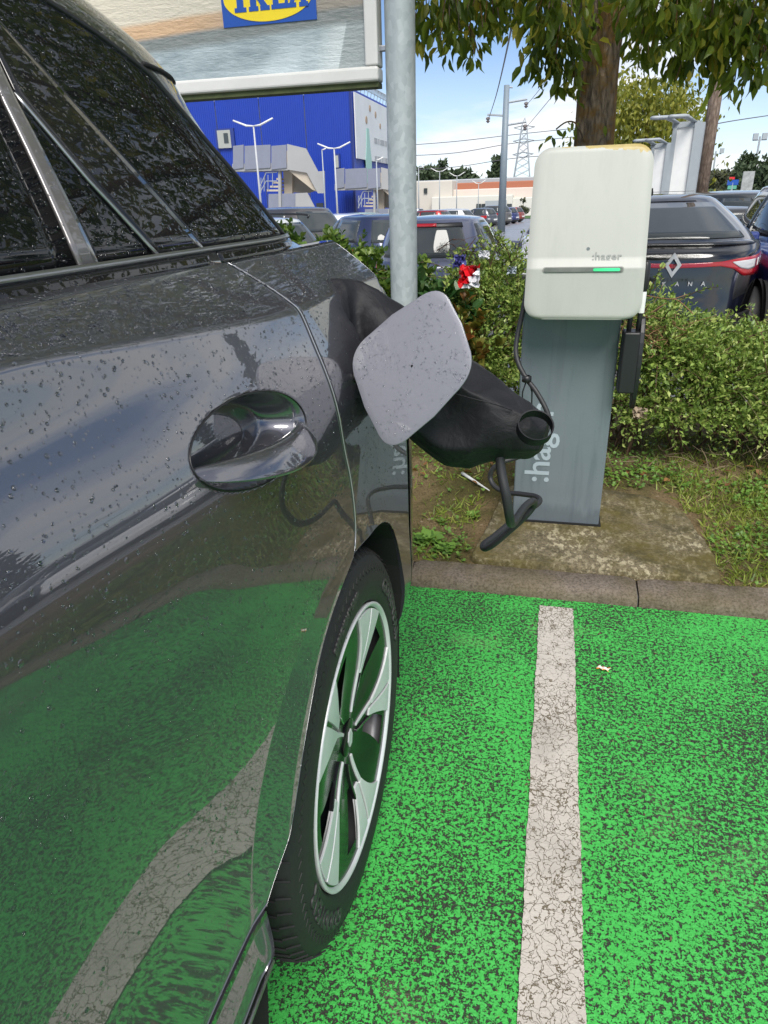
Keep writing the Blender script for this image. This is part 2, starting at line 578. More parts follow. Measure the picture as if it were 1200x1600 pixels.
# leaves: a template of (x across, y along, z up) placed many times
LEAF_OVAL = (np.array([(0, 0, 0), (-.30, .35, .06), (0, .38, -.02), (.30, .35, .06), (-.24, .72, .02), (0, .74, -.05), (.24, .72, .02), (0, 1.0, -.13)], float),
             [(0, 2, 1), (0, 3, 2), (1, 2, 5), (1, 5, 4), (2, 3, 6), (2, 6, 5), (4, 5, 7), (5, 6, 7)])
LEAF_DIA = (np.array([(0, 0, 0), (-.27, .45, .07), (0, 1, -.10), (.27, .45, .07)], float), [(0, 2, 1), (0, 3, 2)])
def basis(dirs, roll, rr=None):
    d = dirs / np.linalg.norm(dirs, axis=1, keepdims=True)
    ref = np.tile([0., 0., 1.], (len(d), 1)); ref[np.abs(d[:, 2]) > .95] = (1, 0, 0)
    x = np.cross(d, ref); x /= np.linalg.norm(x, axis=1, keepdims=True)
    z = np.cross(x, d)
    c, s = np.cos(roll)[:, None], np.sin(roll)[:, None]
    return x * c + z * s, d, z * c - x * s
def leaf_cloud(tmpl, pos, dirs, size, roll):
    T, F = tmpl
    x, y, z = basis(np.asarray(dirs, float), np.asarray(roll, float))
    size = np.asarray(size, float)
    n = len(pos); k = len(T)
    V = pos[:, None, :] + size[:, None, None] * (T[None, :, 0:1] * x[:, None, :] + T[None, :, 1:2] * y[:, None, :] + T[None, :, 2:3] * z[:, None, :])
    FF = (np.array(F)[None] + (np.arange(n) * k)[:, None, None]).reshape(-1, 3)
    return V.reshape(-1, 3), FF
def tmpl_mesh(name, tmpl, mat):
    me = bpy.data.meshes.new(name)
    me.from_pydata([tuple(p) for p in tmpl[0]], [], tmpl[1])
    me.polygons.foreach_set('use_smooth', [True] * len(me.polygons))
    me.materials.append(mat)
    return me
def seen(pos):
    """pixel position and depth of points (to sort which show largest)"""
    R = np.array(R3); c = (pos - np.array(EYE)) @ R
    dep = -c[:, 2]
    return 600 + FPX * c[:, 0] / dep, 800 - FPX * c[:, 1] / dep, dep
def foliage(root, tmpl, pos, dirs, size, roll, mat, single=300, name='leaf', mass='foliage', prefer=None):
    """the leaves that show largest as objects of their own, the rest as one part"""
    pos = np.asarray(pos, float); dirs = np.asarray(dirs, float); size = np.asarray(size, float); roll = np.asarray(roll, float)
    off = np.array(root.location)
    pick = np.zeros(len(pos), bool)
    if single:
        u, v, d = seen(pos + 0)
        inside = (d > .3) & (u > 0) & (u < 1200) & (v > 0) & (v < 1600)
        score = np.where(inside, size / np.maximum(d, .1), -1)
        if prefer is not None: score = np.where(inside, score + prefer, score)
        idx = np.argsort(-score)[:single]
        idx = idx[score[idx] > 0]
        pick[idx] = True
        me = tmpl_mesh(name, tmpl, mat)
        x, y, z = basis(dirs[idx], roll[idx])
        for k, i in enumerate(idx):
            o = bpy.data.objects.new(name, me)
            s_ = size[i]
            M = Matrix(((x[k, 0] * s_, y[k, 0] * s_, z[k, 0] * s_, pos[i, 0] - off[0]), (x[k, 1] * s_, y[k, 1] * s_, z[k, 1] * s_, pos[i, 1] - off[1]),
                        (x[k, 2] * s_, y[k, 2] * s_, z[k, 2] * s_, pos[i, 2] - off[2]), (0, 0, 0, 1)))
            o.matrix_world = M
            COL.objects.link(o)
            o.parent = root
    r = ~pick
    if r.any():
        V, F = leaf_cloud(tmpl, pos[r] - off, dirs[r], size[r], roll[r])
        o = fast_mesh(mass, V, F, mat, root, smooth=False)
        o['kind'] = 'stuff'
        return o

# ------------------------------------------------------------------ shared materials
M_GREEN = m_green(); M_LINE = m_line(); M_ASPH = m_asphalt(rough=.42, a=(.16, .165, .175), b=(.26, .265, .28)); M_SOIL = m_soil()
M_BASE = m_asphalt('old_asphalt', (.03, .03, .03), (.075, .075, .075))
M_KERB = m_concrete('kerb_concrete', (.15, .12, .095), (.30, .25, .20), moss=.35, scale=2)
M_SLAB = m_concrete('slab_concrete', (.13, .105, .062), (.27, .225, .14), moss=.85, scale=1.5, spots=.85)
M_CONC = plain('stair_concrete', (.34, .34, .335), .8, scale=.5)
M_BEIGE = plain('beige_concrete', (.50, .43, .34), .8, scale=.5)
M_GALV = m_galv()
M_BLACK = plain('black_plastic', (.012, .012, .013), .42)
M_BLACKM = plain('black_matt', (.006, .006, .006), .8)
M_RUBBER = plain('cable_rubber', (.022, .022, .024), .55, scale=30)
M_CHROME = plain('bright_metal', (.62, .63, .65), .16, 1., scale=9)
M_SATIN = plain('satin_metal', (.42, .42, .42), .35, 1., scale=20)
M_WHITE = plain('white_enamel', (.74, .74, .72), .35)
M_STEEL = plain('painted_steel', (.34, .37, .39), .45)
M_RED = plain('red_lens', (.42, .008, .012), .12, coat=.8)
M_CLEAR = plain('clear_lens', (.62, .62, .62), .08, coat=.8)
M_DARKGL = m_glass('car_window', (.050, .058, .060), wet=False)
M_TYRE = plain('tyre_rubber', (.012, .012, .0125), .62, scale=40)
M_ALLOY = plain('wheel_alloy', (.62, .63, .63), .36, .18, scale=20)
M_CLOTH = m_cloth()

# ------------------------------------------------------------------ the setting
def sheet(name, x0, x1, y0, y1, z, mat, nx=2, ny=2, zf=None):
    P = []
    for j in range(ny):
        for i in range(nx):
            x = x0 + (x1 - x0) * i / (nx - 1); y = y0 + (y1 - y0) * j / (ny - 1)
            P.append((x, y, zf(x, y) if zf else z))
    b = MB(); b.grid(P, nx, ny)
    o = b.build(name, mat, smooth=True)
    o['kind'] = 'structure'
    return o
def lot_z(y):
    return -.35 - .01154 * (y - 7.0)
# one land sheet out to the horizon: the bays, the verge, the car park falling away beyond it
ys = [-60, -10, -3, 1.9, 2.03, 2.04, 3.2, 4.3, 4.9, 5.4, 7, 20, 60, 135, 200, 500, 1200, 2600]
def land_z(x, y):
    if y <= 2.03: return -.012
    if y <= 4.3: return .018
    if y <= 5.4: return lin(y, [(4.3, .018), (5.4, lot_z(5.4))])
    if y <= 200: return lot_z(y)
    return lin(y, [(200, lot_z(200)), (500, -3.2), (1200, -6.), (2600, -10.)])
b = MB()
xs_ = [-1800, -300, -60, -12, -4, -1, 1, 4, 12, 60, 300, 1800]
b.grid([(x, y, land_z(x, y)) for y in ys for x in xs_], len(xs_), len(ys))
land = b.build('ground', M_ASPH, smooth=False)
land['kind'] = 'structure'
sheet('parking_bay', -2.6, .025, -5.0, 2.004, .0, M_GREEN)
sheet('parking_bay', .132, 2.6, -5.0, 2.004, .0, M_GREEN)
# lane and painted lines: thin sheets a few millimetres up
def ragged_strip(name, x0, x1, y0, y1, z, mat, seed, amp=.004, step=.012, close=True):
    r = np.random.default_rng(seed)
    n = int((y1 - y0) / step)
    P = []
    ph = r.random(6) * 6
    for j in range(n + 1):
        y = y0 + (y1 - y0) * j / n
        e0 = amp * (r.random() - .5) * .8 + amp * .25 * sin(y * 23 + ph[0]); e1 = amp * (r.random() - .5) * .8 + amp * .25 * sin(y * 19 + ph[1])
        P += [(x0 + e0, y, z), ((x0 + x1) / 2, y, z), (x1 + e1, y, z)]
    b = MB(); b.grid(P, 3, n + 1)
    o = b.build(name, mat); o['kind'] = 'structure'
    return o
ragged_strip('painted_line', .024, .132, -5.0, 1.952, .004, M_LINE, 3)
sheet('bay_base', .025, .132, -5.0, 2.004, -.001, M_GREEN)
ragged_strip('painted_line', 2.6, 2.71, -5.0, 1.952, .004, M_LINE, 5)
ragged_strip('painted_line', -2.71, -2.6, -5.0, 1.952, .004, M_LINE, 6)
sheet('driving_lane', -30, 30, -14, -5.0, .0, M_BASE)
# the kerb, stone by stone
kerb = empty('kerb', (0, 2.06, 0)); tag(kerb, kind='structure')
kx = [-3.4, -2.4, -1.4, -.42, .335, 1.32, 2.32, 3.32, 4.32]
for i, (a, c) in enumerate(zip(kx, kx[1:])):
    kb = MB()
    pr = [(-.058, -.05), (-.056, .012), (-.050, .030), (-.030, .040), (.052, .048), (.058, .040), (.058, -.05)]
    N = 26; PP = []
    r = np.random.default_rng(40 + i)
    for k in range(N + 1):
        x = a + .003 + (c - a - .006) * k / N
        e = 1 if 0 < k < N else .8
        for (py, pz) in pr:
            PP.append((x, py * (1 if e == 1 else .96) + (r.random() - .5) * .004 + .010 * x * .5, pz * e + (r.random() - .5) * .004 if pz > 0 else pz))
    kb.grid(PP, len(pr), N + 1)
    kb.add([PP[j] for j in range(len(pr))], [tuple(range(len(pr)))])
    kb.add([PP[N * len(pr) + j] for j in range(len(pr))], [tuple(range(len(pr)))])
    kb.build('kerb_stone', M_KERB, kerb, auto=60)
# grass verge with an uneven surface
def verge_z(x, y):
    n = sin(x * 3.1 + y * 2.2) * .008 + sin(x * 7.3 - y * 5.1) * .005 + sin(x * 1.1 + 2) * .008
    e = ss(y, 2.13, 2.3)
    return .034 + n * e + .02 * ss(y, 2.3, 3.2) - .38 * ss(y, 4.35, 5.25)
sheet('verge', -6, 7, 2.118, 5.3, 0, M_SOIL, 150, 60, verge_z)
# ------------------------------------------------------------------ the grey car at the charger
WY, WZ, XC = .897, .345, -1.185
_T = [(.17, -40), (.34, -24), (.365, -13), (.45, 1), (.463, 4), (.50, 2.5), (.56, 1), (.60, .2), (.70, .4), (.76, 1.6), (.82, 4), (.88, 7.5), (.92, 11.5), (.955, 18), (.985, 21.5), (1.0, 22), (1.083, 22), (1.093, 48), (1.20, 52)]
_X = []; _x = 0.
for i in range(1040):
    z = .16 + i * .001; _X.append(_x); _x -= math.tan(rad(lin(z + .0005, _T))) * .001
_o = -.280 - _X[340]
_X = [q + _o for q in _X]
def prof(z):
    t = (min(max(z, .16), 1.198) - .16) * 1000; i = int(t); return _X[i] + (_X[i + 1] - _X[i]) * (t - i)
def crease_z(y): return 1.130 - .042 * ss(y, .2, .95)
CUP = (.672, .982, .131, .049, -.10, .050)
def cup_q(y, z):
    cy, cz, a, b, al, dp = CUP
    u = (y - cy) * cos(al) + (z - cz) * sin(al); w = -(y - cy) * sin(al) + (z - cz) * cos(al)
    return hypot(u / a, w / (b * (1 + .06 * u / a)))
def xside(y, z, dent=True):
    sh = (1.088 - crease_z(y)) * ss(z, .78, 1.0) * (1 - ss(z, 1.15, 1.19))
    x = prof(z + sh) - .020 * (math.exp(-((y - .36) / .25) ** 2) if y > .36 else 1 - .75 * ss(.36 - y, 0., .5)) * (1 - .6 * ss(z, 1.06, 1.15)) * ss(z, .36, .46)
    x += .022 * ss(y, .35, 1.05) * ss(z, .86, 1.02) * (1 - .5 * ss(z, 1.1, 1.18))
    r = hypot(y - WY, z - WZ); th = atan2(z - WZ, WY - y)
    R = .365
    w = .014 + .060 * (1 - ss(th, .5, 1.75)) if y < WY + .1 else .02
    if r < R + w: x += .011 * (w / .07) * (R + w - max(r, R)) / w
    x -= .012 * max(0., -.2 - y) ** 2
    if dent:
        q = cup_q(y, z)
        if q < 1: x -= CUP[5] * (1 - ss(q, .70, 1.0))
    return x
DOOR = [(.447, .499), (.463, .520), (.48, .548), (.495, .572), (.535, .605), (.579, .640), (.62, .68), (.655, .72), (.68, .775), (.695, .84), (.702, .895), (.712, .925), (.73, .936), (.763, .940), (.80, .940), (.84, .937), (.88, .930), (.92, .921), (.96, .912), (1.0, .908), (1.04, .910), (1.07, .913), (1.085, .912), (1.106, .904), (1.126, .893), (1.14, .884), (1.16, .866)]
QUART = [(.20, 1.262), (.345, 1.283), (.42, 1.280), (.50, 1.265), (.58, 1.23), (.64, 1.18), (.672, 1.12), (.69, 1.05), (.70, .985), (.708, .940)]
def chaikin(t):
    for _ in range(2):
        o = [t[0]]
        for (a, p), (c, q) in zip(t, t[1:]):
            o += [(a * .75 + c * .25, p * .75 + q * .25), (a * .25 + c * .75, p * .25 + q * .75)]
        t = o + [t[-1]]
    return t
DOOR, QUART = chaikin(DOOR), chaikin(QUART)
def door_y(z): return lin(z, DOOR)
def quart_y(z): return lin(z, QUART) if z < .708 else door_y(z) + .006
Y0, LR = 1.34, .42
def belt_z(y): return 1.155 - .075 * ss(y, 1.12, 1.68)
def ring_pt(s, z, grow=0.):
    """s: along the near side up to Y0 it is y itself; beyond, 0..1 round the rear corner to the middle"""
    t = s * pi / 2
    c, n = max(cos(t), 0), max(sin(t), 0)
    x0 = xside(Y0, z, False)
    L = LR - .05 * ss(z, .85, 1.15) - .19 * ss(.66 - z, 0., .34)
    return (XC + (x0 - XC) * c ** .55, Y0 + L * n ** .8, z)
car = empty('parked_car', (XC, -.4, 0), 'large dark grey car with wet doors at the left, open flap, charging', 'car')
CO = Vector((XC, -.4, 0))
def cv(p): return (p[0] - CO.x, p[1] - CO.y, p[2] - CO.z)
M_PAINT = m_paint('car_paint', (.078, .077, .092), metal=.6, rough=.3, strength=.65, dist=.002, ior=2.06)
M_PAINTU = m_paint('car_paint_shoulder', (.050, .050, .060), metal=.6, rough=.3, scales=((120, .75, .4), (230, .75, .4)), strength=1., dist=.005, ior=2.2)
M_TINT = m_glass('tinted_window')
M_TINT2 = m_glass('black_gloss_trim', (.012, .012, .013))
M_PIANO = m_paint('black_gloss', (.008, .008, .009), metal=0., rough=.25, wet=False)
def normal_at(f, y, z, e=.0015):
    dy = (f(y + e, z) - f(y - e, z)) / (2 * e); dz = (f(y, z + e) - f(y, z - e)) / (2 * e)
    return Vector((1, -dy, -dz)).normalized()
def side_panel(name, rows, cols, mat, yl, yr, z0, z1, inset=.004, f=xside, zrows=None):
    """a body panel between two edge curves, its rim turned inwards"""
    zs = zrows or [z0 + (z1 - z0) * j / rows for j in range(rows + 1)]
    P = []; N = []
    for z in zs:
        a, c = yl(z), yr(z)
        for i in range(cols + 1):
            t = i / cols
            y = a + (c - a) * t
            P.append(cv((f(y, z), y, z))); N.append(normal_at(f, y, z))
    nu, nv = cols + 1, len(zs)
    b = MB(); b.grid(P, nu, nv)
    # turned rim
    loop = [i for i in range(nu)] + [j * nu + nu - 1 for j in range(1, nv)] + [(nv - 1) * nu + i for i in range(nu - 2, -1, -1)] + [j * nu for j in range(nv - 2, 0, -1)]
    o = len(b.v); m = len(loop)
    for k in loop: b.v.append((P[k][0] - .022, P[k][1], P[k][2]))
    for k in range(m):
        b.f.append([loop[k], loop[(k + 1) % m], o + (k + 1) % m, o + k]); b.mi.append(0)
    me = bpy.data.meshes.new(name); me.from_pydata(b.v, [], b.f); me.materials.append(mat)
    me.polygons.foreach_set('use_smooth', [True] * len(me.polygons))
    nn = []
    nf = (nu - 1) * (nv - 1)
    for p in me.polygons:
        for li in p.loop_indices:
            vi = me.loops[li].vertex_index
            nn.append(tuple(N[vi]) if p.index < nf else tuple(p.normal))
    me.normals_split_custom_set(nn)
    ob = bpy.data.objects.new(name, me); COL.objects.link(ob); ob.parent = car
    return ob
def zlist(a, b_, base, dense):
    """rows from a to b_ with finer spacing inside the given ranges"""
    z = a; out = [a]
    while z < b_ - 1e-6:
        st = base
        for p, q, s in dense:
            if p - 1e-6 <= z < q: st = s
        z = min(z + st, b_); out.append(z)
    return out
BELT = 1.1535
dz_ = zlist(.447, BELT, .009, [(.447, .72, .005), (.92, 1.04, .0032), (1.07, 1.115, .003)])
side_panel('rear_door', 0, 330, M_PAINT, lambda z: -.20, lambda z: door_y(z) - .001, 0, 0, zrows=dz_)
qz = zlist(.20, BELT, .010, [(.55, .71, .0025), (1.07, 1.115, .003)])
side_panel('quarter_panel', 0, 70, M_PAINT, quart_y, lambda z: Y0 + .012, 0, 0, zrows=qz)
side_panel('front_door', 0, 60, M_PAINT, lambda z: -1.35, lambda z: -.206, 0, 0, zrows=zlist(.447, BELT, .014, [(1.07, 1.115, .004)]))
side_panel('sill', 8, 60, M_PAINT, lambda z: -1.35, lambda z: .488 + .10 * (z - .372) , .370, .442)
# trim strip and black underside below the sill
b = MB(); b.tube([cv((prof(.366) + .004, y, .366)) for y in (-1.35, -.6, 0, .3, .484)], .0032, 6)
b.build('sill_trim', M_SATIN, car, smooth=True)
b = MB()
b.grid([cv(p) for y in (-1.35, .484) for p in ((prof(.36) - .001, y, .362), (prof(.34) - .02, y, .30), (-.36, y, .205), (-.40, y, .17), (-.9, y, .16))], 5, 2)
b.add([cv(p) for p in ((prof(.36) - .001, .484, .362), (prof(.34) - .02, .484, .30), (-.36, .484, .205), (-.40, .484, .17), (-.9, .484, .16), (-.9, .484, .40), (-.33, .484, .40))], [tuple(range(7))])
b.build('underside', M_BLACK, car)
b = MB(); b.box(cv((-.385, .515, .185)), (.085, .012, .17), Matrix.Rotation(rad(8), 3, 'X'))
b.build('mud_flap', M_BLACK, car, bevel=.004)
# rear end round to the middle, then the far side mirrored, and the nose
def skin(name, S0, S1, ns, zrows, mat, mirror=False):
    P = []
    for z in zrows:
        for i in range(ns + 1):
            s = S0 + (S1 - S0) * (i / ns) ** 1.0
            zz = z if z < .9 else .9 + (z - .9) * ((belt_z(ring_pt(s, z)[1]) - .9) / (BELT - .9))
            x, y, _ = ring_pt(s, z)
            P.append(cv(((2 * XC - x) if mirror else x, y, zz)))
    b = MB(); b.grid(P, ns + 1, len(zrows))
    return b.build(name, mat, car, smooth=True)
rz_ = zlist(.24, BELT, .022, [(1.06, 1.16, .006)])
skin('tailgate', .028, 1.0, 60, rz_, M_PAINT)
tl = MB()
P = []
for z in (1.0, 1.03, 1.07, 1.10):
    for i in range(25):
        s = .30 + .45 * i / 24
        x, y, _ = ring_pt(s, z); zz = .9 + (z - .9) * ((belt_z(y) - .9) / (BELT - .9))
        P.append(cv((x + .004, y + .004, zz)))
tl.grid(P, 25, 4); tl.build('tail_lamp', M_RED, car, smooth=True, solid=.004)
b = MB()     # far side, front wings and nose as one shell
P = []
far = [('s', .0), ('s', .1), ('s', .25), ('s', .45), ('s', .7), ('s', 1.)]
zr = zlist(.24, BELT, .03, [(1.06, 1.16, .008)])
for z in zr:
    row = []
    for s in (1.0, .8, .6, .4, .25, .12, .04, 0.):
        x, y, _ = ring_pt(s, z)
        row.append((2 * XC - x, y, z if z < .9 else .9 + (z - .9) * ((belt_z(y) - .9) / (BELT - .9))))
    for y in (.6, 0, -.6, -1.35, -1.7):
        row.append((2 * XC - xside(max(y, -1.35), z, False), y, z))
    yn = -2.45 + .06 * ss(z, .5, .75) + .28 * ss(z, .70, .95)
    zn = z - .28 * ss(z, .75, BELT)
    for t in np.linspace(0, pi, 17):
        w = (xside(-1.35, z, False) - XC)
        row.append((XC - w * (abs(cos(t)) ** .5) * (1 if cos(t) >= 0 else -1), -1.75 + (yn + 1.75) * sin(t) ** .7, z + (zn - z) * sin(t) ** .7))
    for y in (-1.7, -1.36):
        row.append((xside(-1.35, z, False), y, z))
    P += [cv(p) for p in row]; nrow = len(row)
b.grid(P, nrow, len(zr)); b.build('body_shell', M_PAINT, car, smooth=True)
# dark inside behind the gaps, and the arch liner
b = MB()
P = []
for j, z in enumerate((.30, .5, .72, 1.0, 1.14)):
    for y in (-1.35, -.2, .3, .45):
        P.append(cv((xside(y, z, False) - .024 - (.06 if z < .5 else 0), y, z)))
b.grid(P, 4, 5)
P = []
for z in (.71, .8, .9, 1.0, 1.08, 1.14):
    for y in (.45, .65, .80, .92, 1.1, 1.25, 1.34): P.append(cv((xside(y, z, False) - (.085 if abs(y - .66) < .25 else .024), y, z)))
b.grid(P, 7, 6)
b.build('inner_panel', M_BLACKM, car)
b = MB()
arc = [(.20, .46), (.345, .48), (.44, .500)] + [(z, door_y(z) + .004) for z in (.463, .48, .495, .535, .579, .62, .655, .68, .695, .701, .704)] + [(.703, .955), (.70, .985), (.692, 1.045), (.673, 1.115), (.641, 1.175), (.581, 1.226), (.50, 1.260), (.42, 1.275), (.345, 1.278), (.20, 1.258)]
P = []
for dx in (-.006, -.03, -.32):
    for z, y in arc:
        P.append(cv((xside(y, max(z, .36)) + dx, y, z)))
b.grid(P, len(arc), 3)
k0 = len(b.v)
b.v += [cv((-.62, y, z)) for z, y in arc]; b.f.append(list(range(k0, k0 + len(arc)))); b.mi.append(0)
b.build('arch_liner', M_BLACKM, car, smooth=False)
# deck between belt and glasshouse
GTAB_Y0 = [(1.14, 1.05), (1.165, 1.03), (1.243, .96), (1.30, .905), (1.34, .885), (1.37, .884), (1.40, .884), (1.425, .855), (1.455, .785), (1.50, .70)]
def g_y0(z): return lin(z, GTAB_Y0)
def xg(z): return -.432 - .40 * (z - 1.165) - .35 * max(z - 1.165, 0) ** 2
GL_ = .40
def gx(y, z, off=0.):
    x0 = xg(z); y0 = g_y0(z)
    if y > y0:
        t = asin_(((y - y0) / GL_)) ; x0 = XC + (x0 - XC) * max(cos(t), 0) ** .55
    return x0 + off
def asin_(q): return math.asin(min(max(q, 0.), 1.) ** 1.25)
b = MB(); P = []
ns = 40
for r_ in range(4):
    f = r_ / 3
    for i in range(ns + 1):
        if i <= 16:
            y = -1.35 + (Y0 + 1.35) * i / 16; o = (xside(y, BELT, False), y, BELT if y < 1.1 else belt_z(y))
            yi = min(y, 1.0); q = (xg(1.165) - .004, yi, 1.163) if y <= 1.0 else None
            if q is None:
                t = asin_(min((y - 1.0) / GL_, 1)); q = (XC + (xg(1.165) - XC) * max(cos(t), 0) ** .55 - .01, y, 1.160)
        else:
            s = (i - 16) / (ns - 16); x, y, _ = ring_pt(s, BELT); o = (x, y, belt_z(y))
            t0 = asin_(.3 / GL_); t = t0 + (pi / 2 - t0) * s
            q = (XC + (xg(1.165) - XC) * max(cos(t), 0) ** .55 - .01, 1.0 + GL_ * sin(t) ** .8, 1.160)
        bulge = .012 * sin(pi * f) * ss(o[1], 1.0, 1.3)
        P.append(cv((o[0] + (q[0] - o[0]) * f, o[1] + (q[1] - o[1]) * f, o[2] + (q[2] - o[2]) * f + bulge)))
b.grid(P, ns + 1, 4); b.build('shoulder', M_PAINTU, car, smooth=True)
# glasshouse shell and roof
b = MB(); P = []
levels = [1.150, 1.17, 1.20, 1.243, 1.27, 1.30, 1.325, 1.35, 1.375, 1.394, 1.41, 1.425, 1.44, 1.455]
def gring(z):
    row = []
    yf = -.95 - .0 + (z - 1.15) * 2.0 - .55
    x0 = xg(z); y0 = g_y0(z)
    near = [(x0, yf)] + [(x0, yf + (y0 - yf) * k / 14) for k in range(1, 15)]
    cor = []
    for k in range(1, 15):
        t = pi / 2 * k / 14
        cor.append((XC + (x0 - XC) * max(cos(t), 0) ** .55, y0 + GL_ * sin(t) ** .8))
    left = [(2 * XC - x, y) for x, y in (near + cor)[::-1][1:]]
    wind = [(2 * XC - x0 + (x0 - XC) * 2 * (1 - (1 - k / 8)) , yf - .10 * sin(pi * k / 8)) for k in range(1, 8)]
    for x, y in near + cor + left + wind: row.append((x, y, z))
    return row
for z in levels: P += [cv(p) for p in gring(z)]
nr = len(gring(1.2))
last = gring(1.455)
cx_, cy_ = XC, -.1
lev = len(levels)
for sc, dz in ((.975, .018), (.93, .032), (.8, .048), (.5, .062), (.02, .068)):
    P += [cv((cx_ + (x - cx_) * sc, cy_ + (y - cy_) * sc, 1.455 + dz)) for x, y, z in last]; lev += 1
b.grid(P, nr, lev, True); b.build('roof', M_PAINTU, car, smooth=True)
def gpatch(name, zs, yl, yr, mat, off=.004, cols=24, thick=.004):
    P = []
    for z in zs:
        a, c = yl(z), yr(z)
        for i in range(cols + 1):
            y = a + (c - a) * i / cols
            n = normal_at(lambda q, w: gx(q, w), y, z, .003)
            P.append(cv(Vector((gx(y, z), y, z)) + n * off))
    b = MB(); b.grid(P, cols + 1, len(zs))
    return b.build(name, mat, car, smooth=True, solid=thick)
TOPL = [(1.165, 1.152), (1.21, 1.11), (1.256, 1.069), (1.328, .996), (1.377, .945), (1.408, .868), (1.43, .79), (1.442, .70), (1.445, .60)]
def top_y(z): return lin(z, TOPL)
PL = [(1.165, .583), (1.317, .612), (1.445, .655)]
PR = [(1.165, .612), (1.317, .629), (1.445, .668)]
TH = [(1.165, .727), (1.246, .669), (1.318, .634), (1.445, .668)]
BD = [(1.165, .842), (1.175, .832), (1.294, .740), (1.378, .682), (1.445, .652)]
zz_ = lambda a, b_, n: [a + (b_ - a) * i / n for i in range(n + 1)]
gpatch('door_window', zz_(1.173, 1.442, 14), lambda z: -.16, lambda z: lin(z, PL), M_TINT, .003)
gpatch('front_window', zz_(1.173, 1.43, 10), lambda z: -.95 + (z - 1.15) * 2.0 + .1, lambda z: -.22, M_TINT, .003)
gpatch('window_divider', zz_(1.172, 1.445, 14), lambda z: lin(z, PL), lambda z: max(lin(z, PR), lin(z, PL) + .010), m_paint('divider_trim', (.16, .15, .15), .3, .3, scales=((150, .6, .35),), dist=.004), .0065, 4)
gpatch('quarter_light', zz_(1.173, 1.316, 10), lambda z: lin(z, PR), lambda z: lin(z, TH) - .001, M_TINT, .003, 10)
gpatch('window_strip', zz_(1.172, 1.318, 14), lambda z: lin(z, TH) - .002, lambda z: lin(z, TH) + .002, M_SATIN, .0065, 2)
gpatch('door_frame_trim', zz_(1.172, 1.440, 16), lambda z: max(lin(z, TH), lin(z, PR)) + .002, lambda z: max(lin(z, BD), lin(z, PR) + .004) - .0015, M_TINT2, .0050, 8)
gpatch('rear_quarter_window', zz_(1.173, 1.440, 24), lambda z: max(lin(z, BD), lin(z, PR) + .004) + .0015, lambda z: top_y(z), M_TINT, .003, 40)
gpatch('belt_moulding', zz_(1.151, 1.1655, 3), lambda z: -1.3, lambda z: door_y(1.155) - .012, M_TINT2, .006, 60, .008)
gpatch('belt_moulding', zz_(1.151, 1.1655, 3), lambda z: door_y(1.155) - .008, lambda z: 1.165, M_TINT2, .006, 30, .008)
gpatch('belt_strip', zz_(1.1665, 1.1715, 1), lambda z: -1.3, lambda z: 1.155, M_SATIN, .0085, 80, .006)
# raised edge of the glass and the black roof joint
b = MB(); b.tube([cv((gx(lin(z, TOPL), z, .003), lin(z, TOPL), z)) for z in zz_(1.17, 1.442, 26)], .0042, 6)
b.build('window_surround', M_BLACK, car, smooth=True)
zj = 1.392
b = MB(); b.tube([cv((gx(y, zj, .0005), y, zj)) for y in zz_(.95, 1.16, 14)], .0032, 6)
b.build('roof_joint', M_BLACKM, car, smooth=True)

# handle: a bar bridging the cup
def handle_curve(t):
    y = .546 + (.790 - .546) * t; z = .992 - .026 * t - .007 * sin(pi * t)
    return y, z
b = MB(); P = []
NT_, NS = 40, 16
for i in range(NT_ + 1):
    t = i / NT_
    y, z = handle_curve(t)
    base = xside(y, z, False)
    out = -.014 + .046 * min(sin(pi * (t * .94 + .03)) ** .5, 1)
    hh = (.0125 + .0078 * t) * (sin(pi * min(max(t * .97 + .015, 0), 1)) ** .30)
    hd = .0085 * (sin(pi * min(max(t * .97 + .015, 0), 1)) ** .3)
    for k in range(NS):
        an = 2 * pi * k / NS
        c, s_ = cos(an), sin(an)
        P.append(cv((base + out + hd * (abs(c) ** .7) * (1 if c > 0 else -1) - .010 * s_, y, z - .006 + hh * (abs(s_) ** .8) * (1 if s_ > 0 else -1))))
b.grid(P, NS, NT_ + 1, True)
b.add([P[i] for i in range(NS)], [tuple(range(NS))]); b.add(P[-NS:], [tuple(range(NS))])
b.build('door_handle', M_PAINT, car, smooth=True)
cupb = MB()
PP = []
for k in range(64):
    an = 2 * pi * k / 64
    cy, cz, a, bb, al, dp = CUP
    u = a * cos(an) * .985; w = bb * (1 + .06 * cos(an)) * sin(an) * .985
    y = cy + u * cos(al) - w * sin(al); z = cz + u * sin(al) + w * cos(al)
    PP.append(cv((xside(y, z, False) + .0002, y, z)))
PP.append(PP[0])
cupb.tube(PP, .0010, 5, False); cupb.build('handle_surround', M_BLACK, car, smooth=True)

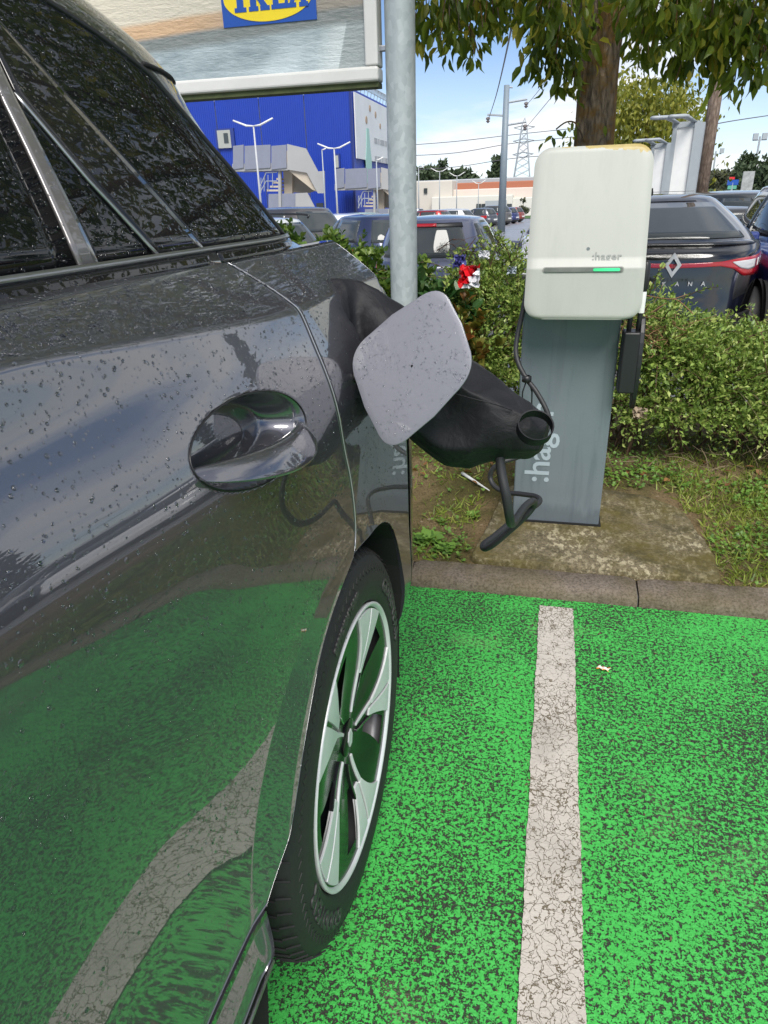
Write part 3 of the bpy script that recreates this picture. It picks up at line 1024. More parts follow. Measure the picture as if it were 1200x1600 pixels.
# wheel
wheel = empty('wheel', cv((-.283, WY, WZ))); kid(wheel, car)
TY = [(.243, -.010), (.252, .000), (.262, .004), (.285, .006), (.300, .004), (.306, .001), (.318, .000), (.330, -.008), (.338, -.018), (.3425, -.030), (.3440, -.048), (.336, -.049), (.336, -.056), (.3442, -.057), (.3445, -.090), (.336, -.091), (.336, -.100), (.3445, -.101), (.3445, -.14), (.336, -.141), (.336, -.150), (.3445, -.151), (.340, -.195), (.325, -.215), (.25, -.215)]
b = MB(); b.lathe(TY, 120)
tyre = b.build('tyre', M_TYRE, wheel, auto=30)
b = MB()
for k in range(72):
    an = 2 * pi * k / 72
    for (r0, x0, r1, x1) in ((.3455, -.052, .3425, -.024), (.3425, -.024, .332, -.006)):
        q = []
        for r, x, da in ((r0, x0, 0), (r1, x1, .016)):
            q.append((x + .0005, (r + .0006) * cos(an + da), (r + .0006) * sin(an + da)))
        b.tube(q, .0017, 4)
b.build('tread_sipes', M_BLACKM, tyre)['kind'] = 'stuff'
b = MB()
for k in range(96):
    an = 2 * pi * k / 96
    a2 = an + .022
    pts = [(-.0005, .306 * cos(an), .306 * sin(an)), (-.0018, .315 * cos(a2), .315 * sin(a2)), (-.0008, .308 * cos(an + .045), .308 * sin(an + .045)), (.0012, .299 * cos(a2), .299 * sin(a2))]
    P = pts + [(p[0] + .0028, p[1], p[2]) for p in pts]
    b.add(P, [(4, 5, 6, 7), (0, 1, 5, 4), (1, 2, 6, 5), (2, 3, 7, 6), (3, 0, 4, 7)])
b.build('sidewall_pattern', M_TYRE, tyre)['kind'] = 'stuff'
def ring_text(body, size, mid, r, parent, mat, name):
    def fn(co):
        an = mid - co.x / r; rr = r + co.y
        return Vector((.0052 + (co.z + .0012) * 1.0 - .05 * max(0, rr - .29), rr * cos(an), rr * sin(an)))
    return text(name, body, size, mat, parent, None, .0012, .0012, fn=fn, space=1.15)
M_TYREL = plain('tyre_lettering', (.030, .030, .031), .5)
ring_text('GOODYEAR', .036, rad(208), .281, tyre, M_TYREL, 'lettering')
ring_text('GOODYEAR', .036, rad(28), .281, tyre, M_TYREL, 'lettering')
ring_text('EFFICIENTGRIP', .018, rad(100), .292, tyre, M_TYREL, 'lettering')
# alloy wheel: dark glossy aero face with five openings, pairs of bright plates at the rim
M_FACE = plain('wheel_face', (.006, .006, .007), .16, spec=.22)
b = MB(); b.lathe([(.2365, -.010), (.2445, -.006), (.246, .0015), (.2435, .003), (.2395, .0015), (.2365, -.004)], 96)
b.build('rim', M_ALLOY, wheel, smooth=True)
b = MB(); b.lathe([(.237, -.008), (.231, -.012), (.226, -.03), (.228, -.20)], 64); b.build('rim_barrel', plain('barrel_grey', (.10, .10, .105), .3, .5), wheel, smooth=True)
OPEN = (.105, .205)
def hole(r, a):
    s = (a % (2 * pi / 5))
    w = rad(11.5) * min(1, (r - .07) / .08)
    return OPEN[0] < r < OPEN[1] and abs(s - rad(36)) < rad(8.5)
NA, NRr = 180, 30
def face_x(r, a):
    s = (a % (2 * pi / 5)) - rad(36)
    return -.0035 - .018 * (1 - ss(r, .03, .22)) - .004 * sin(pi * min(r / .23, 1)) * (cos(s * 5) * .5 + .5)
V = []; keep = {}
b = MB()
for j in range(NRr + 1):
    r = .012 + (.2365 - .012) * j / NRr
    for i in range(NA):
        a = 2 * pi * i / NA
        a2 = a + (.19 - r) * 1.6
        b.v.append((face_x(r, a2), r * cos(a2), r * sin(a2)))
for j in range(NRr):
    for i in range(NA):
        r = .012 + (.2365 - .012) * (j + .5) / NRr; a = 2 * pi * (i + .5) / NA
        if hole(r, a): continue
        b.f.append([j * NA + i, j * NA + (i + 1) % NA, (j + 1) * NA + (i + 1) % NA, (j + 1) * NA + i]); b.mi.append(0)
b.build('wheel_face', M_FACE, wheel, smooth=True)
def polar_plate(name, outline, h, mat, parent, lift=.0015):
    """outline in (radius, angle) laid on the face, h thick"""
    top = []; bot = []
    for r, a in outline:
        x = face_x(r, a)
        top.append((x + lift + h, r * cos(a), r * sin(a))); bot.append((x - .004, r * cos(a), r * sin(a)))
    n = len(outline)
    b = MB(); b.add(top + bot, [tuple(range(n))] + [(i, (i + 1) % n, n + (i + 1) % n, n + i) for i in range(n)])
    return b.build(name, mat, parent, bevel=.0012)
def blade(r0, r1, a_in0, a_in1, a_out0, a_out1, n=6):
    L_ = [(r0 + (r1 - r0) * k / n, a_in0 + (a_out0 - a_in0) * k / n) for k in range(n + 1)]
    R_ = [(r1 - (r1 - r0) * k / n, a_out1 + (a_in1 - a_out1) * k / n) for k in range(n + 1)]
    mid = [(r1, a_out0 + (a_out1 - a_out0) * k / 4) for k in range(1, 4)]
    return L_ + mid + R_
ROT0 = rad(60)
for k in range(5):
    a = ROT0 + 2 * pi * k / 5
    polar_plate('spoke_plate', blade(.125, .2335, a + rad(1.2), a + rad(6.5), a + rad(1.0), a + rad(21)), .0025, M_ALLOY, wheel)
    polar_plate('spoke_plate', blade(.115, .2335, a - rad(9), a - rad(1.2), a - rad(16), a - rad(1.0)), .0025, M_ALLOY, wheel)
    polar_plate('spoke_line', blade(.045, .128, a + rad(-3), a + rad(4.0), a + rad(2.4), a + rad(6.4), 6), .0018, M_ALLOY, wheel)
    polar_plate('spoke_line', blade(.055, .152, a - rad(20), a - rad(15.5), a - rad(9), a - rad(7.4), 8), .002, M_PIANO, wheel)
b = MB(); b.lathe([(.034, -.034), (.034, -.0205), (.031, -.019), (.001, -.0185)], 40); b.build('hub_cap', M_FACE, wheel, smooth=False, auto=30)
b = MB(); b.prism([(-.006, -.016), (.006, -.016), (.012, 0), (.006, .016), (-.006, .016), (-.012, 0)], -.019, -.0165, lambda x, y, h: (h, x, y)); b.build('hub_emblem', M_ALLOY, wheel)
b = MB(); b.lathe([(.226, -.075), (.05, -.075)], 48); b.build('wheel_back', M_BLACKM, wheel)
b = MB(); b.lathe([(.222, -.055), (.215, -.052), (.205, -.056)], 48); b.build('inner_rim', M_SATIN, wheel, smooth=True)
b = MB(); b.lathe([(.16, -.12), (.16, -.10), (.05, -.10)], 40); b.build('brake_disc', M_SATIN, wheel, auto=30)
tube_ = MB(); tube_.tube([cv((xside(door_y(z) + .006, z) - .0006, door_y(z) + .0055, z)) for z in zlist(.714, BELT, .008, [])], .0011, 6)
tube_.build('edge_highlight', plain('highlight_paint', (.42, .42, .44), .3, .6), car, smooth=True)  # added pale tube: the glint along the quarter panel's gap edge, as colour
# three more wheels so that the car stands on four
for wx, wy in ((2 * XC + .283, WY), (-.30, -1.78), (2 * XC + .283, -1.78)):
    w2 = copy_tree(wheel, car); w2.location = cv((wx, wy, WZ))
    if wx < XC: w2.rotation_euler.z = pi

# charge flap: a piece of the body side swung out on its front edge
M_FLAP = m_paint('flap_paint_skylit', (.185, .185, .215), metal=.25, rough=.55, scales=((230, .30, .30), (420, .3, .3)), strength=.6, dist=.002, coat=.35)  # same paint as the body, lightened: the sky's reflection is in this colour
FN = Vector((-.10, -1., .33)).normalized()
FC = Vector((-.200, .985, .985))
def on_flap(u, v, lift=0.):
    d = R3 @ Vector((u - 600, 800 - v, -FPX))
    p = EYE + d * ((FC - EYE).dot(FN) / d.dot(FN))
    return p + FN * lift
corner = [Vector(q) for q in ((538, 552), (690, 437), (748, 579), (606, 716))]
out = []
for i in range(4):
    p0, p1, p2 = corner[i - 1], corner[i], corner[(i + 1) % 4]
    ra, rb = (.27, .27)
    A = p1 + (p0 - p1) * ra; B_ = p1 + (p2 - p1) * rb
    for k in range(10):
        t = k / 9
        out.append((A * (1 - t) ** 2 + p1 * 2 * t * (1 - t) + B_ * t * t))
    nxt = corner[(i + 1) % 4]; C_ = nxt + (p1 - nxt) * .27
    mid = (B_ + C_) / 2; cen = sum(corner, Vector((0, 0))) / 4
    out.append(mid + (mid - cen).normalized() * 3.5)
rim_ = [on_flap(q.x, q.y) for q in out]
cen = sum(rim_, Vector()) / len(rim_)
b = MB(); n = len(rim_)
rings = []
for f, dp in ((1., -.0030), (1., -.0020), (1.0, -.0006), (.998, .0), (.993, .0002), (.9, .0006), (.7, .0013), (.4, .0018), (.02, .002)):
    rings += [cv(cen + (p - cen) * f + FN * dp) for p in rim_]
b.grid(rings, n, 9, True)
b.build('charge_flap', M_FLAP, car, smooth=True)
b = MB()
b.grid([cv(cen + (p - cen) * f - FN * dp) for f, dp in ((.997, .0036), (.97, .010), (.2, .010)) for p in rim_], n, 3, True)
b.build('flap_inner', M_BLACK, car, smooth=True)
# hinge arm and the port behind the flap
b = MB(); b.tube(spline([cv((-.300, 1.02, .97)), cv((-.262, 1.035, .965)), cv((-.232, 1.02, .965))], 5), .010, 8); b.build('flap_hinge', M_BLACK, car, smooth=True)
# standing drops on the flap and the door
dm = NT('rain_water'); dm.set(col=(.9, .92, .95), rough=.02, trans=1., ior=1.33)
dv = MB(); dv.lathe([(1., 0), (.86, .32), (.5, .52), (.02, .6)], 7, 'z')
DT = (np.array(dv.v), dv.f)
def drop_cloud(name, pts, nrm, size):
    V = []; F = []
    for p, n_, s_ in zip(pts, nrm, size):
        a = n_.orthogonal().normalized(); c = n_.cross(a); o = len(V)
        V += [tuple(p + (a * q[0] + c * q[1] + n_ * q[2]) * s_) for q in dv.v]
        F += [tuple(i + o for i in f) for f in dv.f]
    me = bpy.data.meshes.new(name); me.from_pydata(V, [], F); me.materials.append(dm.m)
    me.polygons.foreach_set('use_smooth', [True] * len(F))
    o = bpy.data.objects.new(name, me); COL.objects.link(o); o.parent = car; o['kind'] = 'stuff'
pts, nn, sz = [], [], []
for k in range(900):
    an = random.random() * 2 * pi; rr = math.sqrt(random.random()) * .96
    j = an / (2 * pi) * n; i0 = int(j) % n; p = rim_[i0].lerp(rim_[(i0 + 1) % n], j % 1)
    f = rr
    dp = float(np.interp(f, [0, .4, .7, .9, .985], [.002, .0018, .0013, .0006, .0002]))
    pts.append(Vector(cv(cen + (p - cen) * f + FN * dp))); nn.append(FN); sz.append(random.choice((.0004, .0005, .0006, .0008, .0010, .0012)) * random.uniform(.8, 1.15))
drop_cloud('raindrops', pts, nn, sz)
pts, nn, sz = [], [], []
for k in range(5200):
    z = random.uniform(1.176, 1.44); y = random.uniform(.25, top_y(z) - .004)
    pts.append(Vector(cv((gx(y, z, .0032), y, z)))); nn.append(normal_at(lambda q, w: gx(q, w), y, z, .003)); sz.append(random.choice((.0007, .0009, .0012, .0015, .002)) * random.uniform(.8, 1.2))
for k in range(3400):
    y = random.uniform(.25, 1.30); z = random.uniform(crease_z(y) + .004, BELT - .002)
    pts.append(Vector(cv((xside(y, z), y, z)))); nn.append(normal_at(xside, y, z)); sz.append(random.choice((.0007, .0009, .0012, .0015, .002)) * random.uniform(.8, 1.2))
drop_cloud('raindrops', pts, nn, sz)
pts, nn, sz = [], [], []
while len(pts) < 2600:
    y = random.uniform(.22, 1.25); z = random.triangular(.55, 1.15, 1.12)
    if cup_q(y, z) < 1.08 or abs(y - door_y(z)) < .006 or z < .72 and y > .9: continue
    pts.append(Vector(cv((xside(y, z), y, z)))); nn.append(normal_at(xside, y, z)); sz.append(random.choice((.0007, .0009, .0011, .0014, .0018)) * random.uniform(.8, 1.2))
drop_cloud('raindrops', pts, nn, sz)
# ------------------------------------------------------------------ rain cover over the plug
bag = empty('plug_cover', (-.15, 1.10, .95), 'black fabric rain cover pulled over the charging plug behind the open flap', 'cover')
BO = Vector(bag.location)
ST = [[(514, 434, 1.12), (512, 470, 1.075), (519, 518, 1.060), (528, 562, 1.06), (534, 574, 1.10), (545, 560, 1.20), (548, 500, 1.24), (536, 440, 1.22)],
      [(538, 431, 1.13), (531, 472, 1.065), (541, 530, 1.075), (556, 585, 1.06), (563, 606, 1.10), (575, 600, 1.20), (580, 520, 1.26), (556, 438, 1.24)],
      [(566, 439, 1.14), (549, 470, 1.120), (568, 540, 1.115), (585, 620, 1.06), (592, 645, 1.11), (605, 630, 1.22), (606, 535, 1.28), (585, 446, 1.26)],
      [(598, 456, 1.15), (600, 500, 1.090), (606, 570, 1.075), (626, 655, 1.06), (634, 682, 1.12), (645, 665, 1.22), (645, 560, 1.28), (620, 465, 1.26)],
      [(650, 492, 1.16), (640, 535, 1.090), (644, 605, 1.070), (661, 688, 1.07), (671, 714, 1.13), (685, 695, 1.22), (684, 595, 1.28), (668, 500, 1.26)],
      [(702, 534, 1.16), (692, 575, 1.085), (690, 640, 1.105), (688, 708, 1.07), (697, 733, 1.13), (712, 722, 1.22), (725, 640, 1.26), (718, 543, 1.25)],
      [(746, 567, 1.15), (728, 612, 1.080), (728, 650, 1.090), (728, 704, 1.075), (736, 734, 1.12), (750, 722, 1.20), (768, 660, 1.24), (762, 576, 1.23)],
      [(797, 604, 1.14), (786, 630, 1.085), (776, 662, 1.065), (772, 700, 1.080), (782, 718, 1.12), (795, 712, 1.18), (810, 668, 1.22), (810, 614, 1.20)],
      [(840, 637, 1.13), (830, 655, 1.085), (822, 680, 1.075), (818, 706, 1.085), (828, 718, 1.12), (838, 713, 1.16), (852, 680, 1.19), (850, 646, 1.18)],
      [(857, 655, 1.12), (855, 664, 1.095), (851, 684, 1.095), (842, 704, 1.095), (845, 709, 1.12), (848, 706, 1.15), (856, 684, 1.16), (860, 660, 1.15)]]
P = [tuple(at(*q) - BO) for row in ST for q in row]
b = MB(); b.grid(P, 8, len(ST), True)
b.add(P[-8:], [tuple(range(8))])
me = bpy.data.meshes.new('fabric'); bm = bmesh.new()
vv = [bm.verts.new(p) for p in b.v[:8 * len(ST)]]
for f in b.f[:-1]: bm.faces.new([vv[i] for i in f])
bm.faces.new([vv[8 * (len(ST) - 1) + i] for i in range(8)])
bmesh.ops.recalc_face_normals(bm, faces=bm.faces)
cl_ = bm.edges.layers.float.new('crease_edge')
bm.verts.index_update()
for e in bm.edges:
    i, j = sorted(v.index for v in e.verts)
    if j - i == 8:                       # along the cover
        k = i % 8
        e[cl_] = {0: .72, 4: .65, 3: .45}.get(k, 0.) + (.55 if k == 1 and i // 8 in (4, 5, 6, 7) else 0.) + (.5 if k == 2 and i // 8 in (0, 1, 2) else 0.)
    elif i // 8 == j // 8:
        e[cl_] = .95 if i // 8 == 0 else (.75 if i // 8 in (8, 9) else (.25 if i // 8 in (2, 6) else 0.))
bm.to_mesh(me); bm.free()
me.materials.append(M_CLOTH)
me.polygons.foreach_set('use_smooth', [True] * len(me.polygons))
fab = bpy.data.objects.new('fabric', me); COL.objects.link(fab); fab.parent = bag
m = fab.modifiers.new('drape', 'SUBSURF'); m.levels = 4; m.render_levels = 4
for nm, sz, strg, ty in (('folds', .055, .012, 'MUSGRAVE'), ('rumples', .020, .0030, 'CLOUDS')):
    tx = bpy.data.textures.new(nm, ty); tx.noise_scale = sz
    if ty == 'MUSGRAVE': tx.musgrave_type = 'RIDGED_MULTIFRACTAL'; tx.octaves = 1.5; tx.noise_intensity = .5
    m = fab.modifiers.new(nm, 'DISPLACE'); m.texture = tx; m.strength = strg * .5; m.mid_level = .5; m.texture_coords = 'LOCAL'
# stitched seams
def seam(px, r_=.0011):
    b = MB(); b.tube([q - BO for q in spline([at(*q) for q in px], 6)], r_, 5); b.build('seam', M_CLOTH, bag, smooth=True)
seam([(512, 436, 1.10), (509, 470, 1.072), (516, 518, 1.056), (527, 564, 1.056)], .0014)
seam([(527, 566, 1.058), (540, 570, 1.052), (556, 588, 1.055)])
seam([(700, 612, 1.073), (735, 622, 1.068), (775, 632, 1.070), (800, 641, 1.078)])
# elastic loop at the end
b = MB(); P = []
RC = Vector((-.0145, 1.055, .888)) - BO
ax = Vector((.16, -.62, .77)).normalized(); e1 = ax.orthogonal().normalized(); e2 = ax.cross(e1)
for k in range(40):
    an = 2 * pi * k / 40
    d = e1 * cos(an) + e2 * sin(an)
    for rr, hh in ((.0272, .0085), (.0284, .009), (.0284, -.0085), (.0272, -.009), (.0264, -.0085), (.0264, .0085)):
        P.append(RC + d * rr + ax * hh)
b.grid(P + P[:6], 6, 41, True)
b.build('elastic_loop', M_CLOTH, bag, smooth=False, auto=40)

# charging cable from the plug to the post
cab = [at(780, 695, 1.12), at(783, 735, 1.11), at(791, 775, 1.10), at(796, 806, 1.115), at(799, 818, 1.17), at(806, 812, 1.28), at(820, 792, 1.42), at(832, 783, 1.50), at(834, 789, 1.54),
       at(820, 807, 1.54), at(795, 830, 1.55), at(770, 851, 1.56), at(757, 857, 1.58), at(756, 850, 1.61), at(772, 838, 1.66), at(800, 815, 1.76), at(828, 796, 1.88), at(843, 784, 1.98), at(838, 776, 2.06), at(815, 772, 2.12), at(790, 769, 2.17), at(773, 760, 2.2),
       at(766, 747, 2.22), at(770, 733, 2.22), at(785, 722, 2.22), at(815, 712, 2.24), at(840, 695, 2.26), at(855, 672, 2.28), at(858, 655, 2.29), at(852, 637, 2.30), at(838, 612, 2.32), at(823, 592, 2.34), at(811, 570, 2.36), at(806, 548, 2.38), at(809, 522, 2.40), at(815, 495, 2.42), at(820, 470, 2.44), at(823, 452, 2.46)]
b = MB(); b.tube(spline(cab, 7), .0085, 12)
cable = b.build('charging_cable', M_RUBBER, smooth=True)
tag(cable, 'black charging cable looping down between the covered plug and the post', 'cable')
b = MB()
tp = at(823, 592, 2.335)
b.lathe([(.010, -.012), (.016, -.009), (.016, .009), (.010, .012)], 14, 'z', tp)
b.tube([tp + Vector(q) for q in ((.0, .004, -.004), (-.012, .010, -.05), (-.010, .012, -.10), (-.004, .012, -.135))], .0075, 6, True, .35)
b.tube([tp + Vector(q) for q in ((.006, .0, -.004), (.020, .006, -.045), (.022, .004, -.09), (.010, .0, -.125))], .0075, 6, True, .35)
tie = b.build('cable_tie', M_BLACK, smooth=True)
tag(tie, 'black strap knotted round the cable left of the post', 'strap')

# ------------------------------------------------------------------ charging post
SLAB_Z = .066
post = empty('charging_post', (.07, 2.66, 0), 'grey charging post with a rounded pale grey head and green light strip', 'charger')
PO = Vector(post.location)
pl = lambda x, y, z: (x - PO.x, y - PO.y, z - PO.z)
M_PED = NT('pedestal_paint')
o_ = M_PED.obj()
c_ = M_PED.mix(M_PED.noise(o_, 5, 6, .65), (.130, .155, .175), (.160, .188, .208))
st = M_PED.ramp(M_PED.noise(M_PED.vec(o_, (26, 1, 2.2)), 1.0, 6, .6, .4), [(.52, 0.), (.66, .38)])
c_ = M_PED.mix(st, c_, (.085, .105, .125))
gz = M_PED.n('ShaderNodeSeparateXYZ'); M_PED.l(o_, gz.inputs[0])
low = M_PED.ramp(M_PED.math('ADD', gz.outputs[2], M_PED.math('MULTIPLY', M_PED.noise(M_PED.vec(o_, (9, 1, 3)), 1.6, 5, .7), .16)), [(.13, 1.), (.17, 0.)])
c_ = M_PED.mix(M_PED.math('MULTIPLY', low, .55), c_, (.075, .095, .11))
c_ = M_PED.mix(M_PED.ramp(M_PED.vor(o_, 60), [(.05, .8), (.09, 0.)]), c_, (.07, .08, .09))
M_PED.set(col=c_, rough=.34, coat=.25)
M_HEAD = NT('head_enamel')
o_ = M_HEAD.obj()
c_ = M_HEAD.mix(M_HEAD.noise(o_, 4, 6, .65), (.375, .38, .34), (.435, .44, .40))
c_ = M_HEAD.mix(M_HEAD.math('MULTIPLY', M_HEAD.ramp(M_HEAD.noise(M_HEAD.vec(o_, (14, 1, 3)), 1.3, 6, .7), [(.5, 0.), (.75, 1.)]), .35), c_, (.30, .31, .28))
gz = M_HEAD.n('ShaderNodeSeparateXYZ'); M_HEAD.l(o_, gz.inputs[0])
top = M_HEAD.ramp(M_HEAD.math('ADD', M_HEAD.math('ADD', gz.outputs[2], M_HEAD.math('MULTIPLY', gz.outputs[0], .045)), M_HEAD.math('MULTIPLY', M_HEAD.noise(o_, 42, 5, .7), .045)), [(.0, 0.), (1., 1.)])
lich = M_HEAD.math('MULTIPLY', M_HEAD.math('GREATER_THAN', M_HEAD.math('ADD', M_HEAD.math('ADD', gz.outputs[2], M_HEAD.math('MULTIPLY', gz.outputs[0], .09)), M_HEAD.math('MULTIPLY', M_HEAD.noise(o_, 34, 6, .7), .045)), 1.378), .85)
c_ = M_HEAD.mix(lich, c_, M_HEAD.mix(M_HEAD.noise(o_, 70, 4), (.30, .20, .03), (.52, .40, .12)))
c_ = M_HEAD.mix(M_HEAD.ramp(M_HEAD.vor(o_, 75), [(.035, .7), (.06, 0.)]), c_, (.25, .24, .2))
M_HEAD.set(col=c_, rough=.42, spec=.4)
b = MB()
ped = [(-.104, 2.605), (-.100, 2.601), (.236, 2.601), (.240, 2.605), (.240, 2.735), (.236, 2.739), (-.100, 2.739), (-.104, 2.735)]
b.prism([(x - PO.x, y - PO.y) for x, y in ped], 0., .966)
b.build('pedestal', M_PED.m, post, bevel=.002)
b = MB(); b.box(pl(.068, 2.67, .002), (.36, .155, .010)); b.build('base_plate', M_BLACKM, post)
# head: a leaning slab, its face kinked along the light slot
def face_y(z):
    if z > 1.03: return 2.455 + (z - 1.03) * .26
    if z > 1.00: return 2.455 - (1.03 - z) * .55 + .0
    return 2.4385 + (z - 1.0) * .085 
HX, HZ0, HZ1 = .0965, .838, 1.362
def head_ring(scale, dep):
    out = []
    hw, hh = .1865 * 1.0, (HZ1 - HZ0) / 2
    for x, z in rrect(hw, hh, .056, 12):
        zz = (HZ0 + HZ1) / 2 + z * scale[1]
        xx = x * scale[0] * (1 - .018 * (z / hh))
        yy = face_y(zz) + dep
        out.append(pl(HX + xx - .004, yy, zz))
    return out
b = MB()
rings = []
specs = [((.97, .975), -.0005), ((.985, .988), .001), ((.996, .997), .005), ((1., 1.), .012), ((1., 1.), .05), ((.995, .995), .085), ((.96, .97), .10)]
# front face as a grid of shrinking rings so that the kink shows
for s in (.03, .2, .4, .6, .75, .86, .93):
    rings.append(((s, s), -.0005))
for sp in rings + specs:
    pass
allr = []
for sc, dp in rings + specs: allr += head_ring(sc, dp)
nrr = len(head_ring((1, 1), 0))
# straight scan lines across the face instead of rings: cut by height
def outline_x(z):
    hh = (HZ1 - HZ0) / 2; zc = (HZ0 + HZ1) / 2; r = .056; d = abs(z - zc)
    k = .1865 * (1 - .018 * ((z - zc) / hh))
    return k if d < hh - r else k - r + math.sqrt(max(r * r - (d - hh + r) ** 2, 0))
zs = sorted(set([HZ0 + .0005, HZ0 + .002, HZ0 + .006] + list(np.linspace(HZ0 + .01, HZ0 + .056, 8)) + list(np.linspace(.91, .99, 5)) + [.996, 1.0, 1.004, 1.01, 1.018, 1.024, 1.03, 1.036] + list(np.linspace(1.05, HZ1 - .056, 10)) + list(np.linspace(HZ1 - .05, HZ1 - .008, 8)) + [HZ1 - .004, HZ1 - .001]))
P = []; nx = 17
for z in zs:
    w = outline_x(z)
    for i in range(nx):
        a = -1 + 2 * i / (nx - 1); a = math.copysign(1 - (1 - abs(a)) ** 1.6, a)
        e = (1 - abs(a)); rnd = .006 * (1 - ss(e * w, 0, .012)) + .006 * (1 - ss(min(z - HZ0, HZ1 - z), 0, .012))
        P.append(pl(HX - .004 + a * w, face_y(z) + rnd, z))
b.grid(P, nx, len(zs))
left = [P[j * nx] for j in range(len(zs))]; right = [P[j * nx + nx - 1] for j in range(len(zs))]
loop = [P[i] for i in range(nx)] + right[1:] + [P[(len(zs) - 1) * nx + i] for i in range(nx - 2, -1, -1)] + left[::-1][1:-1]
nl = len(loop); back = []
for dp, sc in ((0, 1.), (.055, 1.), (.085, .985), (.10, .95)):
    for p in loop:
        q = Vector(p); cx, cz = HX - .004 - PO.x, (HZ0 + HZ1) / 2 - PO.z
        back.append((cx + (q.x - cx) * sc, q.y + dp, cz + (q.z - cz) * sc))
b.grid(back, nl, 4, True)
b.add(back[-nl:], [tuple(range(nl))])
head = b.build('head', M_HEAD.m, post, auto=35)
b = MB(); b.box(pl(.08, 2.60, 1.0), (.26, .12, .26)); b.build('head_bracket', M_BLACK, post)
# light slot
b = MB(); b.prism([(x - .0, z) for x, z in rrect(.1245, .0062, .006, 5)], -.0035, .004, lambda x, z, h: pl(.086 + x, face_y(.996) + h - .0015, .9965 + z))
slot = b.build('light_slot', plain('slot_grey', (.17, .175, .16), .35, var=.35, scale=25), post)
b = MB(); b.prism(rrect(.1285, .0088, .0085, 5), -.0012, .004, lambda x, z, h: pl(.086 + x, face_y(.996) + h - .0015, .9965 + z))
b.build('slot_frame', plain('slot_edge', (.30, .30, .27), .5), post)
gm = NT('green_light'); gm.set(col=(.05, .5, .2), rough=.3, em=(.05, .78, .28), emst=.42)
gr = gm.n('ShaderNodeSeparateXYZ'); gm.l(gm.obj(), gr.inputs[0])
gm.l(gm.math('MULTIPLY', gm.ramp(gm.math('MULTIPLY', gr.outputs[0], 4.), [(.12, 0.15), (.42, 1.)]), .5), gm.b.inputs['Emission Strength'])
b = MB(); b.prism(rrect(.042, .0046, .0045, 4), -.0052, -.0034, lambda x, z, h: pl(.160 + x, face_y(.996) + h - .0015, .9965 + z))
b.build('green_light', gm.m, post)
b = MB(); b.lathe([(.0005, -.002), (.005, -.002), (.006, .0), (.006, .004)], 14, 'y', pl(.098, face_y(1.058) + .0005, 1.058)); b.build('screw', M_SATIN, post)
M_EMB = plain('emboss_shaded_enamel', (.26, .27, .25), .4)  # darker than the head: the relief's shading is put into the letters' colour
Mx = frame(pl(.158, face_y(1.036) - .001, 1.034), (1, 0, 0), (0, .26, 1))
text('lettering', ':hager', .036, M_EMB, post, Mx, .0016, .0008, space=1.05)
M_PRINT = plain('pale_print', (.36, .42, .46), .5)
Mx = frame(pl(-.012, 2.5998, .335), (0, 0, 1), (-1, 0, 0))
text('lettering', ':hager', .135, M_PRINT, post, Mx, .0006, .0016, space=.98)
post.location = (.0662, 2.5164, SLAB_Z); post.scale = (.946, .946, .946)
# plug holster hanging on the right of the post
hol = empty('plug_holster', (.285, 2.56, .75), 'black plug holster with a white label hanging right of the charging post', 'holster')
HO = Vector(hol.location); hl = lambda p: Vector(p) - HO
b = MB()
prf = [(.262, 2.53), (.312, 2.53), (.318, 2.55), (.318, 2.60), (.262, 2.60)]
b.box(hl((.272, 2.55, .677)), (.056, .085, .215), None, 1.0)
b.build('box', M_BLACK, hol, bevel=.006)
b = MB(); P = []
for k in range(25):
    an = 2 * pi * k / 24
    P.append((.056 * cos(an), .165 * sin(an)))
b.prism(P[:-1], -.008, .008, lambda x, z, h: hl((.306 + h, 2.565 + x, .665 + z)))
b.build('flange', M_BLACK, hol, bevel=.003)
b = MB()
for x, y in ((.262, 2.55), (.292, 2.545)):
    b.tube([hl((x, y, .77)), hl((x + .002, y, .86)), hl((x + .006, y, .94)), hl((x + .004, y + .03, 1.01))], .0085, 8)
b.build('strap', M_RUBBER, hol, smooth=True)
b = MB(); b.lathe([(.012, .92), (.014, .925), (.014, 1.0), (.009, 1.01)], 14, 'z', hl((.294, 2.545, 0))); b.build('plug', M_BLACK, hol, smooth=True)
b = MB(); b.lathe([(.0115, .845), (.0118, .85), (.0118, .91), (.0115, .915)], 14, 'z', hl((.294, 2.545, 0))); b.build('label', M_WHITE, hol, smooth=True)
b = MB(); b.lathe([(.001, .009), (.009, .0095), (.010, .006)], 12, 'x', hl((.306, 2.545, .64))); b.build('screw', M_WHITE, hol)

hol.location = (.2696, 2.4218, .7755); hol.scale = (.946, .946, .946)

# slab
r = np.random.default_rng(5)
SO = [(-.222, 2.150), (-.19, 2.122), (-.05, 2.124), (.25, 2.124), (.50, 2.122), (.594, 2.124), (.604, 2.20), (.606, 2.30), (.598, 2.40), (.582, 2.48), (.574, 2.58), (.560, 2.665), (.52, 2.72), (.42, 2.80), (.2, 2.86), (0, 2.87), (-.13, 2.82), (-.165, 2.62), (-.185, 2.42), (-.205, 2.28)]
so = []
for i in range(len(SO)):
    a, c = Vector(SO[i]), Vector(SO[(i + 1) % len(SO)])
    k = max(1, int((c - a).length / .02))
    for j in range(k):
        p = a.lerp(c, j / k); amp = .004
        so.append((p.x + (r.random() - .5) * amp, p.y + (r.random() - .5) * amp))
b = MB(); n_ = len(so); cx, cy = .2, 2.47
rg = []
for f, z in ((1.004, .0), (1.0, SLAB_Z - .008), (.994, SLAB_Z - .002), (.985, SLAB_Z), (.7, SLAB_Z), (.35, SLAB_Z), (.02, SLAB_Z)):
    rg += [(cx + (x - cx) * f, cy + (y - cy) * f, z) for x, y in so]
b.grid(rg, n_, 7, True)
